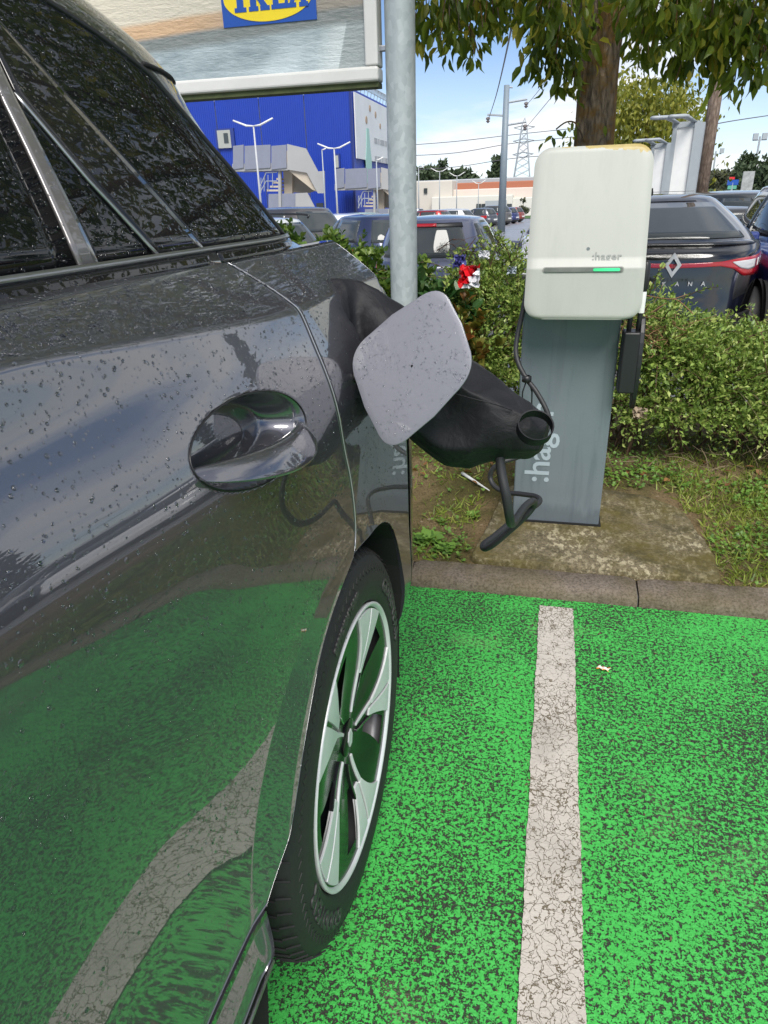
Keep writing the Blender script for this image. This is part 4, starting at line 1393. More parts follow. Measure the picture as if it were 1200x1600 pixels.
slab = b.build('concrete_slab', M_SLAB, smooth=False, auto=40)
tag(slab, 'mossy weathered concrete slab under the charging post', 'slab')

# litter
b = MB(); P = []
for j in range(5):
    for i in range(9):
        a = i / 8 - .5; c = j / 4 - .5
        P.append((.034 * a + .003 * sin(c * 7), .020 * c * (1 - .25 * (1 - abs(a) * 2)), .003 + .003 * sin(a * 14 + c * 3) + .002 * sin(c * 11)))
b.grid(P, 9, 5)
wr = NT('wrapper_print'); o_ = wr.obj(); s_ = wr.n('ShaderNodeSeparateXYZ'); wr.l(o_, s_.inputs[0])
wr.set(col=wr.mix(wr.ramp(wr.math('ABSOLUTE', wr.math('MULTIPLY', s_.outputs[1], 40.)), [(.18, 1.), (.24, 0.)]), (.75, .28, .03), (.8, .76, .68)), rough=.3)
w = b.build('sweet_wrapper', wr.m, smooth=True, solid=.0004, loc=(.208, 1.649, .004)); w.rotation_euler.z = -.25
tag(w, 'crumpled orange and white sweet wrapper lying on the green bay', 'litter')
b = MB(); p0, p1 = Vector((-.352, 2.912, .072)), Vector((-.213, 2.742, .066))
b.tube([p0, p0.lerp(p1, .3), p0.lerp(p1, .7), p1], [.0085, .007, .0045, .002], 7)
s_ = b.build('plastic_stick', M_WHITE, smooth=True); tag(s_, 'white plastic stick lying on the bare soil left of the post', 'litter')

# ------------------------------------------------------------------ steel pole and hanging board
pole = empty('sign_pole', (-.725, 3.45, .04), 'galvanised steel pole carrying the large poster board', 'pole')
b = MB(); b.lathe([(.066, 0), (.066, 4.2), (.06, 4.23), (.001, 4.235)], 40, 'z'); b.build('tube', M_GALV, pole, auto=40)
b = MB(); b.lathe([(.10, -.02), (.10, .012), (.068, .014)], 28, 'z'); b.build('base_flange', M_GALV, pole, auto=40)
b = MB()
for z in (1.785, 3.2): b.box((-.075, 0, z), (.07, .02, .022))
b.build('bracket', M_SATIN, pole, bevel=.003)
board = empty('poster_board', (-1.8, 3.45, 1.70), 'big framed poster board with a blue and yellow logo hanging beside the steel pole', 'sign')
BX0, BX1, BZ0, BZ1 = -2.85, -.815, 1.700, 3.35
bl = lambda x, y, z: (x + 1.8, y - 3.45, z - 1.70)
M_FRAME = plain('frame_enamel', (.62, .61, .58), .4)
fw = .058
b = MB(); b.box(bl((BX0 + BX1) / 2, 3.45, BZ0 + fw / 2), (BX1 - BX0, .10, fw)); b.build('frame', M_FRAME, board, bevel=.012, seg=3)
b = MB(); b.box(bl((BX0 + BX1) / 2, 3.45, BZ1 - fw / 2), (BX1 - BX0, .10, fw)); b.build('frame', M_FRAME, board, bevel=.012, seg=3)
b = MB(); b.box(bl(BX1 - fw / 2, 3.45, (BZ0 + BZ1) / 2), (fw, .098, BZ1 - BZ0 - 2 * fw)); b.build('frame', M_FRAME, board, bevel=.008, seg=3)
b = MB(); b.box(bl(BX0 + fw / 2, 3.45, (BZ0 + BZ1) / 2), (fw, .098, BZ1 - BZ0 - 2 * fw)); b.build('frame', M_FRAME, board, bevel=.008, seg=3)
b = MB(); b.box(bl((BX0 + BX1) / 2, 3.456, BZ0 - .010), (BX1 - BX0 - .01, .075, .020)); b.build('mossy_edge', plain('mossy_strip', (.07, .085, .03), .8, var=.6, scale=20), board)
ps = NT('poster_print')
o_ = ps.obj(); g_ = ps.n('ShaderNodeSeparateXYZ'); ps.l(o_, g_.inputs[0])
px_, pz_ = g_.outputs[0], g_.outputs[2]
slant = ps.math('ADD', pz_, ps.math('MULTIPLY', px_, -.050))          # bands drop to the left
wob = ps.math('MULTIPLY', ps.math('SUBTRACT', ps.noise(ps.vec(o_, (1.2, 1, 4)), 2.0, 4), .5), .02)
slant = ps.math('ADD', slant, wob)
paint = ps.mix(ps.ramp(ps.noise(ps.vec(o_, (2.2, 1, 15)), 2.2, 7, .65), [(.36, 0.), (.66, 1.)]), (.22, .28, .30), (.40, .47, .49))
paint = ps.mix(ps.ramp(ps.noise(ps.vec(o_, (1, 1, 1.4)), 3.0, 3, .4), [(.48, 0.), (.68, .8)]), paint, (.60, .68, .70))
paint = ps.mix(ps.math('MULTIPLY', ps.noise(ps.vec(o_, (14, 1, 26)), 2.0, 5, .7), .35), paint, (.16, .21, .23))
dkb = ps.mix(ps.noise(o_, 12, 4), (.15, .17, .165), (.24, .26, .25))
edge = ps.math('SUBTRACT', px_, ps.math('MULTIPLY', pz_, .28))
right = ps.ramp(edge, [(.778, 0.), (.784, 1.)])
pale = ps.ramp(edge, [(.66, 0.), (.74, .55), (.779, .6), (.783, 0.)])
paint = ps.mix(pale, paint, (.66, .70, .69))
col = ps.mix(ps.math('MULTIPLY', right, .95), paint, ps.mix(ps.noise(ps.vec(o_, (3, 1, 14)), 3, 5), (.26, .30, .30), (.36, .39, .39)))
band = ps.ramp(slant, [(.168, 0.), (.195, 1.)])
wd = ps.mix(ps.noise(ps.vec(o_, (2, 1, 22)), 2.4, 6, .6), (.46, .29, .16), (.68, .47, .29))
col = ps.mix(band, col, dkb)
left_fade = ps.ramp(px_, [(.10, 1.), (.72, .25)])
col = ps.mix(ps.math('MULTIPLY', ps.ramp(slant, [(.232, 0.), (.250, 1.)]), left_fade), col, wd)
col = ps.mix(ps.math('MULTIPLY', ps.ramp(slant, [(.292, 0.), (.310, 1.)]), 1.0), col, (.60, .55, .44))
ps.set(col=col, rough=.3, spec=.45)
ps.bump(ps.noise(ps.vec(o_, (6, 1, 22)), 2.4, 7, .7), .5, .02)
b = MB(); b.box(bl((BX0 + BX1) / 2, 3.452, (BZ0 + BZ1) / 2), (BX1 - BX0 - 2 * fw + .004, .04, BZ1 - BZ0 - 2 * fw + .004)); b.build('poster', ps.m, board)
M_LBLUE = plain('logo_blue', (.012, .075, .36), .35, var=.05); M_LYEL = plain('logo_yellow', (.82, .62, .015), .35, var=.04)
LC = (-1.309, 3.4290, 2.0475); LW, LH = .4405, .198
b = MB(); b.box(bl(*LC), (LW, .003, LH)); logo = b.build('logo_panel', M_LBLUE, board)
b = MB(); b.prism([(.208 * cos(2 * pi * k / 64), .090 * sin(2 * pi * k / 64)) for k in range(64)], 0, .002, lambda x, z, h: bl(LC[0] + x, LC[1] - .0018 - h, LC[2] + z)); b.build('logo_oval', M_LYEL, board)
def letter(polys, x0, w, h=.098):
    b = MB()
    for pg in polys:
        b.prism([(x0 + p[0] * w, (p[1] - .5) * h) for p in pg], 0, .002, lambda x, z, hh: bl(LC[0] + x, LC[1] - .0040 - hh, LC[2] + z))
    b.build('logo_letter', M_LBLUE, board)
letter([[(0, 0), (1, 0), (1, .17), (.78, .17), (.78, .83), (1, .83), (1, 1), (0, 1), (0, .83), (.22, .83), (.22, .17), (0, .17)]], -.158, .056)
letter([[(0, 0), (.46, 0), (.46, .17), (.38, .17), (.38, .83), (.46, .83), (.46, 1), (0, 1), (0, .83), (.08, .83), (.08, .17), (0, .17)],
        [(.38, .42), (.38, .62), (.62, .83), (.56, .83), (.56, 1), (.97, 1), (.97, .83), (.90, .83), (.62, .56), (.92, .17), (1.02, .17), (1.02, 0), (.56, 0), (.56, .17), (.60, .17), (.45, .40)]], -.090, .096)
letter([[(0, 0), (1, 0), (1, .36), (.84, .36), (.80, .19), (.44, .19), (.44, .42), (.62, .42), (.64, .34), (.76, .34), (.76, .68), (.64, .68), (.62, .60), (.44, .60), (.44, .81), (.78, .81), (.82, .66), (.97, .66), (.97, 1), (0, 1), (0, .83), (.10, .83), (.10, .17), (0, .17)]], .016, .078)
letter([[(0, 0), (.40, 0), (.40, .17), (.30, .17), (.335, .28), (.62, .28), (.655, .17), (.55, .17), (.55, 0), (1, 0), (1, .17), (.92, .17), (.66, 1), (.34, 1), (.08, .17), (0, .17)]], .094, .092)
LEAF_LONG = (np.array([(0, 0, 0), (-.19, .30, .07), (0, .34, -.01), (.19, .30, .07), (-.17, .62, .06), (0, .68, -.05), (.17, .62, .06), (0.03, 1.0, -.22)], float), LEAF_OVAL[1])
# ------------------------------------------------------------------ tree behind the post
M_TLEAF = m_leaf('tree_leaf', (.065, .11, .014), (.19, .25, .03), (.50, .42, .06), rough=.4, trans=.52, c3pos=.74)
M_BARK = m_bark('tree_bark', (.085, .066, .050), (.30, .23, .17), amt=.9)
TX, TY_ = .175, 4.25
tree = empty('roadside_tree', (TX, TY_, .0), 'broad leafy tree with a lichen stained trunk rising behind the charging post', 'tree')
def wob(a, z, s=0.): return 1 + .05 * sin(3 * a + z * 2.2 + s) + .035 * sin(7 * a - 3.1 * z) + .025 * sin(11 * a + 6 * z + s)
b = MB(); P = []
zs = np.linspace(-.05, 3.3, 60)
for z in zs:
    r0 = .098 + .05 * math.exp(-z / .18) + .022 * ss(z, 1.7, 2.3) + .02 * ss(z, 2.2, 3.2)
    cx = -.010 - .012 * z
    if z > 2.6: r0 *= 1 - .25 * (z - 2.6)
    for k in range(48):
        a = 2 * pi * k / 48
        rr = r0 * wob(a, z)
        kn = math.exp(-((z - 1.86) / .06) ** 2 - ((a - 4.4) / .35) ** 2) * .016 + math.exp(-((z - 2.02) / .05) ** 2 - ((a - 5.0) / .3) ** 2) * .018
        P.append((cx + (rr + kn) * cos(a), (rr + kn) * sin(a), z))
b.grid(P, 48, len(zs)); b.build('trunk', M_BARK, tree, smooth=True)
limbs = []
r = np.random.default_rng(21)
def limb(p0, p1, r0, r1, sag=0., n=9, seed=0):
    rr = np.random.default_rng(seed)
    p0, p1 = Vector(p0), Vector(p1); pts = []
    j = Vector((rr.normal(), rr.normal(), rr.normal())) * (p1 - p0).length * .04
    for i in range(n):
        t = i / (n - 1)
        p = p0.lerp(p1, t) + j * sin(pi * t) + Vector((0, 0, sag * 4 * t * (1 - t)))
        pts.append(p)
    b = MB(); b.tube(pts, [r0 + (r1 - r0) * i / (n - 1) for i in range(n)], 8)
    b.build('limb', M_BARK, tree, smooth=True)
    return pts
ends = []
for k, (dx, dy, dz, z0) in enumerate([(-1.6, .3, 1.0, 2.35), (-1.1, -1.3, 1.1, 2.5), (.2, -1.7, 1.2, 2.6), (1.5, -.9, .9, 2.4), (1.9, .5, .9, 2.45), (.8, 1.6, 1.2, 2.6), (-.7, 1.5, 1.3, 2.7), (.1, .1, 2.2, 2.9), (2.7, -.2, .55, 2.30), (-2.3, -.4, .7, 2.3)]):
    limbs.append(limb((-.04, 0, z0), (dx, dy, z0 + dz), .045, .012, .1, 10, k))
# leaf clumps: each is a drooping spray; visible ones are set where the photograph shows the canopy's lower edge
clumps = []    # centre, radius, count
def cl(u, v, Y, rad_, n): clumps.append((np.array(at(u, v, Y)), rad_, n))
for u, v, Y, q, n in [
    (660, -5, 4.0, .13, 60), (690, 20, 3.9, .13, 75), (720, 5, 4.1, .14, 75), (700, 52, 3.9, .07, 26), (735, 62, 4.0, .07, 26), (738, 90, 4.0, .035, 9), (665, 40, 4.0, .08, 26), (760, -5, 4.1, .12, 60), (790, 8, 4.2, .10, 36), (765, 38, 4.0, .05, 12), (800, -20, 4.2, .12, 50),
    (840, 10, 4.0, .15, 70), (862, 0, 3.9, .13, 90), (850, 50, 4.0, .11, 55), (868, 62, 3.9, .11, 70), (838, 88, 4.0, .06, 20), (880, 105, 3.95, .10, 46), (848, 118, 4.0, .05, 14), (892, 128, 4.05, .04, 14), (885, 85, 4.05, .08, 34), (828, 130, 4.0, .03, 5), (872, 30, 3.7, .10, 60), (893, 150, 4.05, .03, 6), (872, 146, 4.0, .03, 5),
    (1010, -17, 3.6, .10, 45), (1020, -22, 3.5, .14, 60), (1060, -12, 3.6, .17, 85), (1110, -12, 3.7, .18, 95), (1160, -7, 3.7, .18, 95), (1195, -2, 3.8, .18, 95), (1008, 13, 3.6, .06, 18), (1035, 28, 3.7, .11, 44), (1080, 38, 3.8, .14, 75), (1130, 43, 3.8, .15, 85), (1175, 53, 3.8, .15, 85), (1060, 73, 3.8, .09, 36), (1100, 78, 3.8, .10, 44), (1150, 88, 3.8, .11, 50), (1195, 93, 3.8, .11, 50),
    (1010, 63, 4.4, .09, 26), (985, 53, 4.3, .06, 14), (1075, 96, 3.9, .04, 9), (1180, 118, 3.8, .04, 10), (1020, 83, 4.3, .05, 10), (1150, 108, 3.8, .05, 12), (1165, 28, 4.2, .2, 90), (1100, 18, 4.4, .22, 100), (1030, -2, 4.6, .2, 80), (1000, -62, 3.6, .14, 60)]:
    cl(u, v - (14 if 820 < u < 912 else 0), Y, q, n)
for k in range(210):       # the crown above the picture, spreading right over the bays
    a = r.random() * 2 * pi; q = math.sqrt(r.random())
    x = TX + .0 + 2.1 * q * cos(a); y = TY_ + .1 + 2.2 * q * sin(a)
    z = 2.62 + 3.0 * r.random() * (1 - q * q * .6) + .12 * q
    p = np.array((x, y, z))
    u, v, d = seen(p[None])
    if d[0] > 0 and v[0] > -60 and -300 < u[0] < 1450: continue
    clumps.append((p, .34, 80))
pos, dirs, size, roll = [], [], [], []
for c, q, n in clumps:
    n = int(n * 1.2)
    p = r.normal(size=(n, 3)) * q * np.array([.66, .66, .50]) + c
    pos.append(p)
    out = (p - c) / max(q, .01)
    d = out * .35 + r.normal(size=(n, 3)) * .38 + np.array([0, 0, -1.0])
    dirs.append(d); size.append(r.choice([.04, .05, .062, .075, .095], n) * r.uniform(.85, 1.15, n) * (1.0 if q < .3 else 1.25)); roll.append(r.uniform(0, 2 * pi, n))
# sprout low on the trunk and the single leaf hanging right
sp = np.array(at(885, 208, 4.1)); n = 20
pos.append(sp + r.normal(size=(n, 3)) * np.array([.055, .03, .05])); dirs.append(r.normal(size=(n, 3)) * .5 + (0, 0, -1)); size.append(r.uniform(.035, .06, n)); roll.append(r.uniform(0, 6, n))
pos.append(np.array([at(1106, 142, 3.3)])); dirs.append(np.array([(-.25, 0, -1.)])); size.append(np.array([.105])); roll.append(np.array([.3]))
pos, dirs, size, roll = map(np.concatenate, (pos, dirs, size, roll))
foliage(tree, LEAF_LONG, pos, dirs, size, roll, M_TLEAF, 300)
# twigs in the visible clumps
b = MB()
for c, q, n in clumps[:49]:
    top = Vector(c) + Vector((r.normal() * .03, .03, q * 1.6 + .10))
    for k in range(3):
        e = Vector(c) + Vector(tuple(r.normal(size=3) * q * .6))
        b.tube([v - Vector(tree.location) for v in spline([top + Vector((0, .05, .1)), top, (top + e) / 2 + Vector((0, 0, .02)), e], 3)], .0028, 4)
b.tube([v - Vector(tree.location) for v in spline([(.10, 4.17, 1.47), (.05, 4.12, 1.55), (.0, 4.1, 1.56), (-.05, 4.1, 1.53)], 4)], .004, 5)
b.build('twigs', M_BARK, tree)['kind'] = 'stuff'

# ------------------------------------------------------------------ shrubs along the verge
M_COT = m_leaf('cotoneaster_leaf', (.10, .175, .036), (.31, .43, .09), (.58, .63, .20), rough=.38, trans=.2, c3pos=.70)
M_LAUR = m_leaf('laurel_leaf', (.060, .13, .024), (.20, .32, .055), (.38, .46, .09), rough=.35, trans=.25, c3pos=.75)
M_BROAD = m_leaf('broad_leaf', (.022, .070, .018), (.065, .15, .040), (.16, .25, .09), rough=.30, trans=.2, c3pos=.8)
M_REDL = m_leaf('reddish_leaf', (.10, .13, .025), (.22, .20, .04), (.34, .085, .03), rough=.4, trans=.2, c3pos=.6)
M_TWIG = m_bark('twig_bark', (.10, .060, .035), (.24, .155, .09), amt=0.)
M_DEAD = plain('dead_twig', (.20, .105, .05), .8, var=.4)
def shrub(name, label, blobs, n, tmpl, mat, sz, base, group=None, up=.5, sprig=0, single=300, droop=0., seed=1, stemcol=None, shoots=0):
    """leaves over a union of blobs (cx, cy, cz, rx, ry, rz), each leaf lying on a short twig"""
    q = np.random.default_rng(seed)
    root = empty(name, base, label, 'shrub', group)
    vol = np.array([b_[3] * b_[5] + b_[4] * b_[3] for b_ in blobs]); vol = vol / vol.sum()
    pos, dirs = [], []
    stems = MB(); rl = Vector(root.location)
    which = q.choice(len(blobs), size=n, p=vol)
    tw = max(1, n // 14)
    ctr = []
    for t in range(tw):
        b_ = blobs[which[t]]
        d = q.normal(size=3); d /= np.linalg.norm(d)
        if d[2] < -.3: d[2] *= -.4
        if d[1] > .45: d[1] *= -1
        rad_ = q.random() ** .22
        s = np.array(b_[:3]) + d * np.array(b_[3:]) * rad_ * .80
        g = d * .75 + q.normal(size=3) * .42 + np.array((0, 0, up)) - np.array((0, 0, droop)) * q.random()
        g /= np.linalg.norm(g)
        L = q.uniform(.06, .16) * (1.5 if q.random() < .12 else 1)
        ctr.append((s, g, L))
        m_ = 14
        tt = np.linspace(.1, 1, m_)
        curve = s[None] + g[None] * (tt * L)[:, None] + np.array((0, 0, -.25 * L)) * (tt ** 2)[:, None]
        pos.append(curve)
        side = q.normal(size=(m_, 3)); side -= g * (side @ g)[:, None]; side /= np.linalg.norm(side, axis=1, keepdims=True)
        dirs.append(side * .85 + g * .75 + np.array((0, 0, .25)))
        if t % 3 == 0:
            stems.tube([Vector(curve[i]) - rl for i in (0, 5, 9, 13)], [.0026, .002, .0015, .001], 4)
    for k in range(shoots):
        b_ = blobs[which[k]]
        d = np.array((q.normal() * .6, -.35 + q.normal() * .4, .75)); d /= np.linalg.norm(d)
        s = np.array(b_[:3]) + d * np.array(b_[3:]) * .85
        g = np.array((q.normal() * .45, -.25 + q.normal() * .3, q.uniform(.1, .9))); g /= np.linalg.norm(g)
        L = q.uniform(.16, .34); tt = np.linspace(0, 1, 22)
        curve = s[None] + g[None] * (tt * L)[:, None] + np.array((0, -.05, -.30 * L)) * (tt ** 2)[:, None]
        pos.append(curve); side = q.normal(size=(22, 3)); side -= g * (side @ g)[:, None]; side /= np.linalg.norm(side, axis=1, keepdims=True)
        dirs.append(side + g * .8)
        stems.tube([Vector(curve[i]) - rl for i in (0, 6, 11, 16, 21)], [.003, .0028, .0022, .0016, .001], 5)
    pos = np.concatenate(pos); dirs = np.concatenate(dirs)
    pos += q.normal(size=pos.shape) * .006
    size = q.uniform(sz * .6, sz * 1.25, len(pos)); roll = q.normal(size=len(pos)) * .7
    foliage(root, tmpl, pos, dirs, size, roll, mat, single)
    for b_ in blobs:              # woody stems from the ground
        for k in range(5):
            e = Vector(b_[:3]) + Vector((q.normal() * b_[3] * .5, q.normal() * b_[4] * .4, b_[5] * .5))
            g0 = Vector((b_[0] + q.normal() * b_[3] * .35, b_[1] + .05 + q.normal() * b_[4] * .2, .03))
            mid = (g0 + e) / 2 + Vector((q.normal() * .06, q.normal() * .06, .03))
            stems.tube([v - rl for v in spline([g0, mid, e], 4)], .006, 5)
    stems.build('stems', stemcol or M_TWIG, root)['kind'] = 'stuff'
    return root
HG = None
shrub('cotoneaster_shrub', 'spreading small leaved cotoneaster hedge right of the charging post',
      [(.50, 3.50, .52, .24, .34, .26), (.72, 3.46, .43, .28, .38, .25), (1.0, 3.58, .37, .28, .36, .26), (1.3, 3.6, .34, .30, .36, .28), (.42, 3.55, .66, .07, .16, .18), (.62, 3.32, .27, .28, .24, .20), (.90, 3.36, .27, .28, .24, .20), (.42, 3.36, .30, .12, .2, .22), (1.2, 3.4, .27, .28, .24, .20), (1.5, 3.45, .27, .3, .24, .2), (1.7, 3.65, .36, .4, .36, .28), (.78, 3.80, .44, .5, .22, .20), (.36, 3.45, .40, .10, .2, .26)],
      46000, LEAF_DIA, M_COT, .026, (.8, 3.5, .02), seed=4, shoots=70, up=.35)
shrub('cotoneaster_shrub', 'ragged cotoneaster between the charging post and the reddish bush',
      [(-.24, 3.80, .66, .20, .30, .28), (-.42, 3.85, .74, .14, .22, .20), (-.10, 3.75, .52, .14, .26, .34), (-.34, 3.66, .42, .20, .26, .28), (-.16, 3.60, .30, .16, .22, .22), (-.30, 3.95, .86, .14, .14, .10), (-.46, 3.74, .36, .16, .2, .26)],
      17000, LEAF_DIA, M_COT, .026, (-.28, 3.8, .02), seed=9, shoots=30)
shrub('laurel_shrub', 'light green leafy shrub behind the rear end of the grey car',
      [(-1.55, 4.0, .74, .28, .3, .36), (-1.25, 3.95, .72, .28, .3, .34), (-1.0, 3.9, .64, .24, .3, .34), (-1.9, 4.05, .70, .3, .3, .36), (-1.4, 3.8, .46, .5, .3, .36), (-.80, 4.0, .62, .18, .25, .32), (-1.1, 3.75, .45, .3, .2, .3)],
      16000, LEAF_OVAL, M_LAUR, .046, (-1.35, 3.95, .02), seed=15, shoots=22, up=.8)
shrub('broadleaf_shrub', 'dark glossy broad leaved shrub just right of the steel pole',
      [(-.62, 3.74, .66, .13, .2, .20), (-.50, 3.72, .58, .12, .2, .20), (-.58, 3.66, .42, .16, .2, .24), (-.74, 3.8, .5, .1, .2, .3)],
      1700, LEAF_OVAL, M_BROAD, .078, (-.58, 3.72, .02), seed=23, up=.6)
shrub('barberry_shrub', 'low reddish and yellow leaved bush above the charge flap',
      [(-.44, 3.52, .58, .09, .1, .12), (-.40, 3.50, .46, .09, .1, .12), (-.52, 3.54, .44, .08, .1, .10)],
      420, LEAF_OVAL, M_REDL, .062, (-.44, 3.52, .02), seed=31, single=200)
# dead brushwood caught in the hedges
q = np.random.default_rng(77)
def brush(label, c, spread, n, L, mat, group):
    b = MB(); c = Vector(c)
    for k in range(n):
        p = Vector(tuple(q.normal(size=3) * np.array(spread)))
        d = Vector(tuple(q.normal(size=3) * np.array((1, .6, .55)))).normalized() * L * q.uniform(.5, 1.2)
        b.tube(spline([p - d / 2, p + Vector(tuple(q.normal(size=3) * .015)), p + d / 2], 3), q.uniform(.0009, .0024), 4)
    o = b.build('dead_twigs', mat, None, loc=c); o['kind'] = 'stuff'
    return tag(o, label, 'twigs')
brush('reddish dead twigs tangled beside the plug holster', (.44, 3.30, .63), (.07, .07, .07), 90, .16, M_DEAD, None)
brush('dry grey brown stalks under the right end of the hedge', (1.12, 3.22, .20), (.09, .08, .09), 80, .22, plain('dry_stalk', (.20, .15, .09), .85, var=.4), None)
brush('dry stalks lying below the middle of the right hedge', (.55, 3.14, .10), (.18, .06, .03), 34, .14, plain('dry_stalk', (.19, .145, .085), .85, var=.4), None)
brush('dead twigs standing out between the pole shrub and the blue grey hatchback', (-.46, 3.86, .93), (.05, .05, .05), 40, .14, plain('brown_twig', (.09, .045, .035), .85, var=.4), None)
# litter caught in the left hedge
def crumple(name, label, p, sx, sz, mats, seed, split=0.):
    qq = np.random.default_rng(seed); b = MB(); P = []
    for j in range(9):
        for i in range(9):
            P.append((sx * (i / 8 - .5) + qq.normal() * sx * .05, qq.normal() * sx * .16, sz * (j / 8 - .5) + qq.normal() * sz * .05))
    o = len(b.v); b.v += P
    for j in range(8):
        for i in range(8):
            b.f.append([j * 9 + i, j * 9 + i + 1, j * 9 + i + 10, j * 9 + i + 9]); b.mi.append(1 if (len(mats) > 1 and (i - j * .8) > split) else 0)
    ob = b.build(name, mats, None, loc=p, solid=.0006)
    return tag(ob, label, 'litter')
M_PKR = plain('red_packet', (.62, .012, .02), .25, coat=.5); M_PKW = plain('white_packet', (.72, .72, .74), .3); M_PKB = plain('blue_packet', (.06, .06, .22), .3)
crumple('crisp_packet', 'crumpled red and white packet caught in the hedge', at(733, 432, 3.45), .105, .10, [M_PKR, M_PKW], 3, 1.5)
crumple('plastic_bag', 'dark blue plastic scrap caught above the red packet', at(718, 408, 3.6), .06, .06, [M_PKB], 5)
crumple('paper_cup', 'crushed white paper cup wedged in the top of the left hedge', at(757, 398, 3.62), .05, .04, [M_PKW], 6)
crumple('plastic_bag', 'pale plastic scrap in the hedge beside the charging post', at(800, 422, 3.62), .045, .035, [plain('pale_film', (.55, .60, .66), .25)], 8)
crumple('paper_scrap', 'tan paper scrap lying under the hedge right of the post', at(1000, 645, 3.15), .06, .05, [plain('tan_paper', (.36, .28, .20), .7)], 10)

# ------------------------------------------------------------------ grass, clover and fallen leaves on the verge
M_GRASS = m_leaf('grass_blade', (.10, .15, .022), (.27, .34, .05), (.46, .44, .13), rough=.5, trans=.25, c3pos=.8)
M_CLOV = m_leaf('clover_leaf', (.075, .16, .028), (.18, .33, .055), None, rough=.45, trans=.2)
M_FALL = m_leaf('fallen_leaf', (.10, .055, .025), (.25, .11, .04), (.40, .20, .07), rough=.6, trans=.1)
BLADE = (np.array([(-.06, 0, 0), (.06, 0, 0), (-.045, .55, .05), (.045, .55, .05), (0, 1, .28)], float), [(0, 1, 3), (0, 3, 2), (2, 3, 4)])
CLOVER = (np.array([(0, 0, 0), (-.42, .30, .1), (-.28, .72, .08), (0, .55, 0), (.28, .72, .08), (.42, .30, .1)], float), [(0, 3, 2), (0, 2, 1), (0, 5, 4), (0, 4, 3)])
q = np.random.default_rng(90)
def in_slab(x, y): return (x > -.235) & (x < .615) & (y < 2.84) & ~((x > .56) & (y > 2.66))
def clump_field(n, x0, x1, y0, y1, dens):
    x = q.uniform(x0, x1, n); y = q.uniform(y0, y1, n)
    k = np.array([dens(a, c) for a, c in zip(x, y)])
    keep = (q.random(n) < k) & ~in_slab(x, y)
    return x[keep], y[keep]
def fbm(x, y): return .5 + .25 * sin(x * 5.1 + 1.3 * sin(y * 4.2)) + .25 * sin(y * 6.3 + 1.7 * sin(x * 3.7) + 2)
def d_grass(x, y):
    if x > .5: return .85 - .45 * ss(y, 2.75, 3.2) + .1 * fbm(x, y)
    if y > 2.86: return .36 * fbm(x * 2, y * 2) * (1 - .6 * ss(y, 3.2, 3.6))
    return .06 + .75 * (ss(fbm(x * 1.7 + 3, y * 1.9), .62, .85)) + .35 * (1 - ss(abs(y - 2.2) + abs(x + .35) * .5, .0, .25))
x, y = clump_field(46000, -1.2, 2.6, 2.125, 3.7, d_grass)
n = len(x); z = np.array([verge_z(a, c) for a, c in zip(x, y)])
d = np.stack([q.normal(size=n) * .7, q.normal(size=n) * .7, q.uniform(.25, 1.2, n)], 1)
V, F = leaf_cloud(BLADE, np.stack([x, y, z], 1), d, q.uniform(.018, .052, n), q.uniform(0, 6, n))
o = fast_mesh('grass', V, F, M_GRASS); tag(o, 'short rough grass growing on the verge', 'grass', kind='stuff')
def d_clov(x, y):
    if y > 2.86 and x > .25: return .85 * ss(fbm(x * 1.3 + 1, y * 1.6), .35, .6) * (1 - .7 * ss(y, 3.05, 3.3))
    if x > .58: return .65 * ss(fbm(x * 1.9, y * 2.1), .45, .7)
    if y > 2.86: return .12
    return .8 * (1 - ss(hypot(x + .36, (y - 2.22) * 1.1), .05, .22)) + .03
x, y = clump_field(26000, -1.0, 2.4, 2.13, 3.5, d_clov)
n = len(x); z = np.array([verge_z(a, c) for a, c in zip(x, y)]) + q.uniform(.006, .030, n)
d = np.stack([q.normal(size=n), q.normal(size=n), q.normal(size=n) * .25 + .15], 1)
V, F = leaf_cloud(CLOVER, np.stack([x, y, z], 1), d, q.uniform(.012, .026, n), q.normal(size=n) * .35)
o = fast_mesh('clover', V, F, M_CLOV); tag(o, 'low clover and weeds spreading through the verge grass', 'weeds', kind='stuff')
# rosette weeds on the bare soil
def weed(c, R_, n, label, seed):
    qq = np.random.default_rng(seed)
    root = empty('weed', (c[0], c[1], verge_z(*c)), label, 'weed')
    a = np.linspace(0, 2 * pi, n, endpoint=False) + qq.normal(size=n) * .2
    pos = np.stack([np.full(n, c[0]), np.full(n, c[1]), np.full(n, verge_z(*c) + .008)], 1) + qq.normal(size=(n, 3)) * .004
    dirs = np.stack([np.cos(a), np.sin(a), qq.uniform(.15, .7, n)], 1)
    foliage(root, LEAF_OVAL, pos, dirs, qq.uniform(R_ * .6, R_, n), qq.normal(size=n) * .3, M_CLOV, n)
weed((-.40, 2.28), .075, 18, 'largest green rosette weed on the soil beside the kerb', 1)
weed((-.33, 2.22), .055, 14, 'small weed by the kerb, near the front corner of the slab', 2)
weed((-.255, 2.52), .040, 8, 'tiny green weed on bare soil left of the slab', 3)
weed((-.37, 2.44), .035, 7, 'sparse seedling weed on the bare soil above the big rosette', 4)
me = tmpl_mesh('fallen_leaf', LEAF_OVAL, M_FALL)
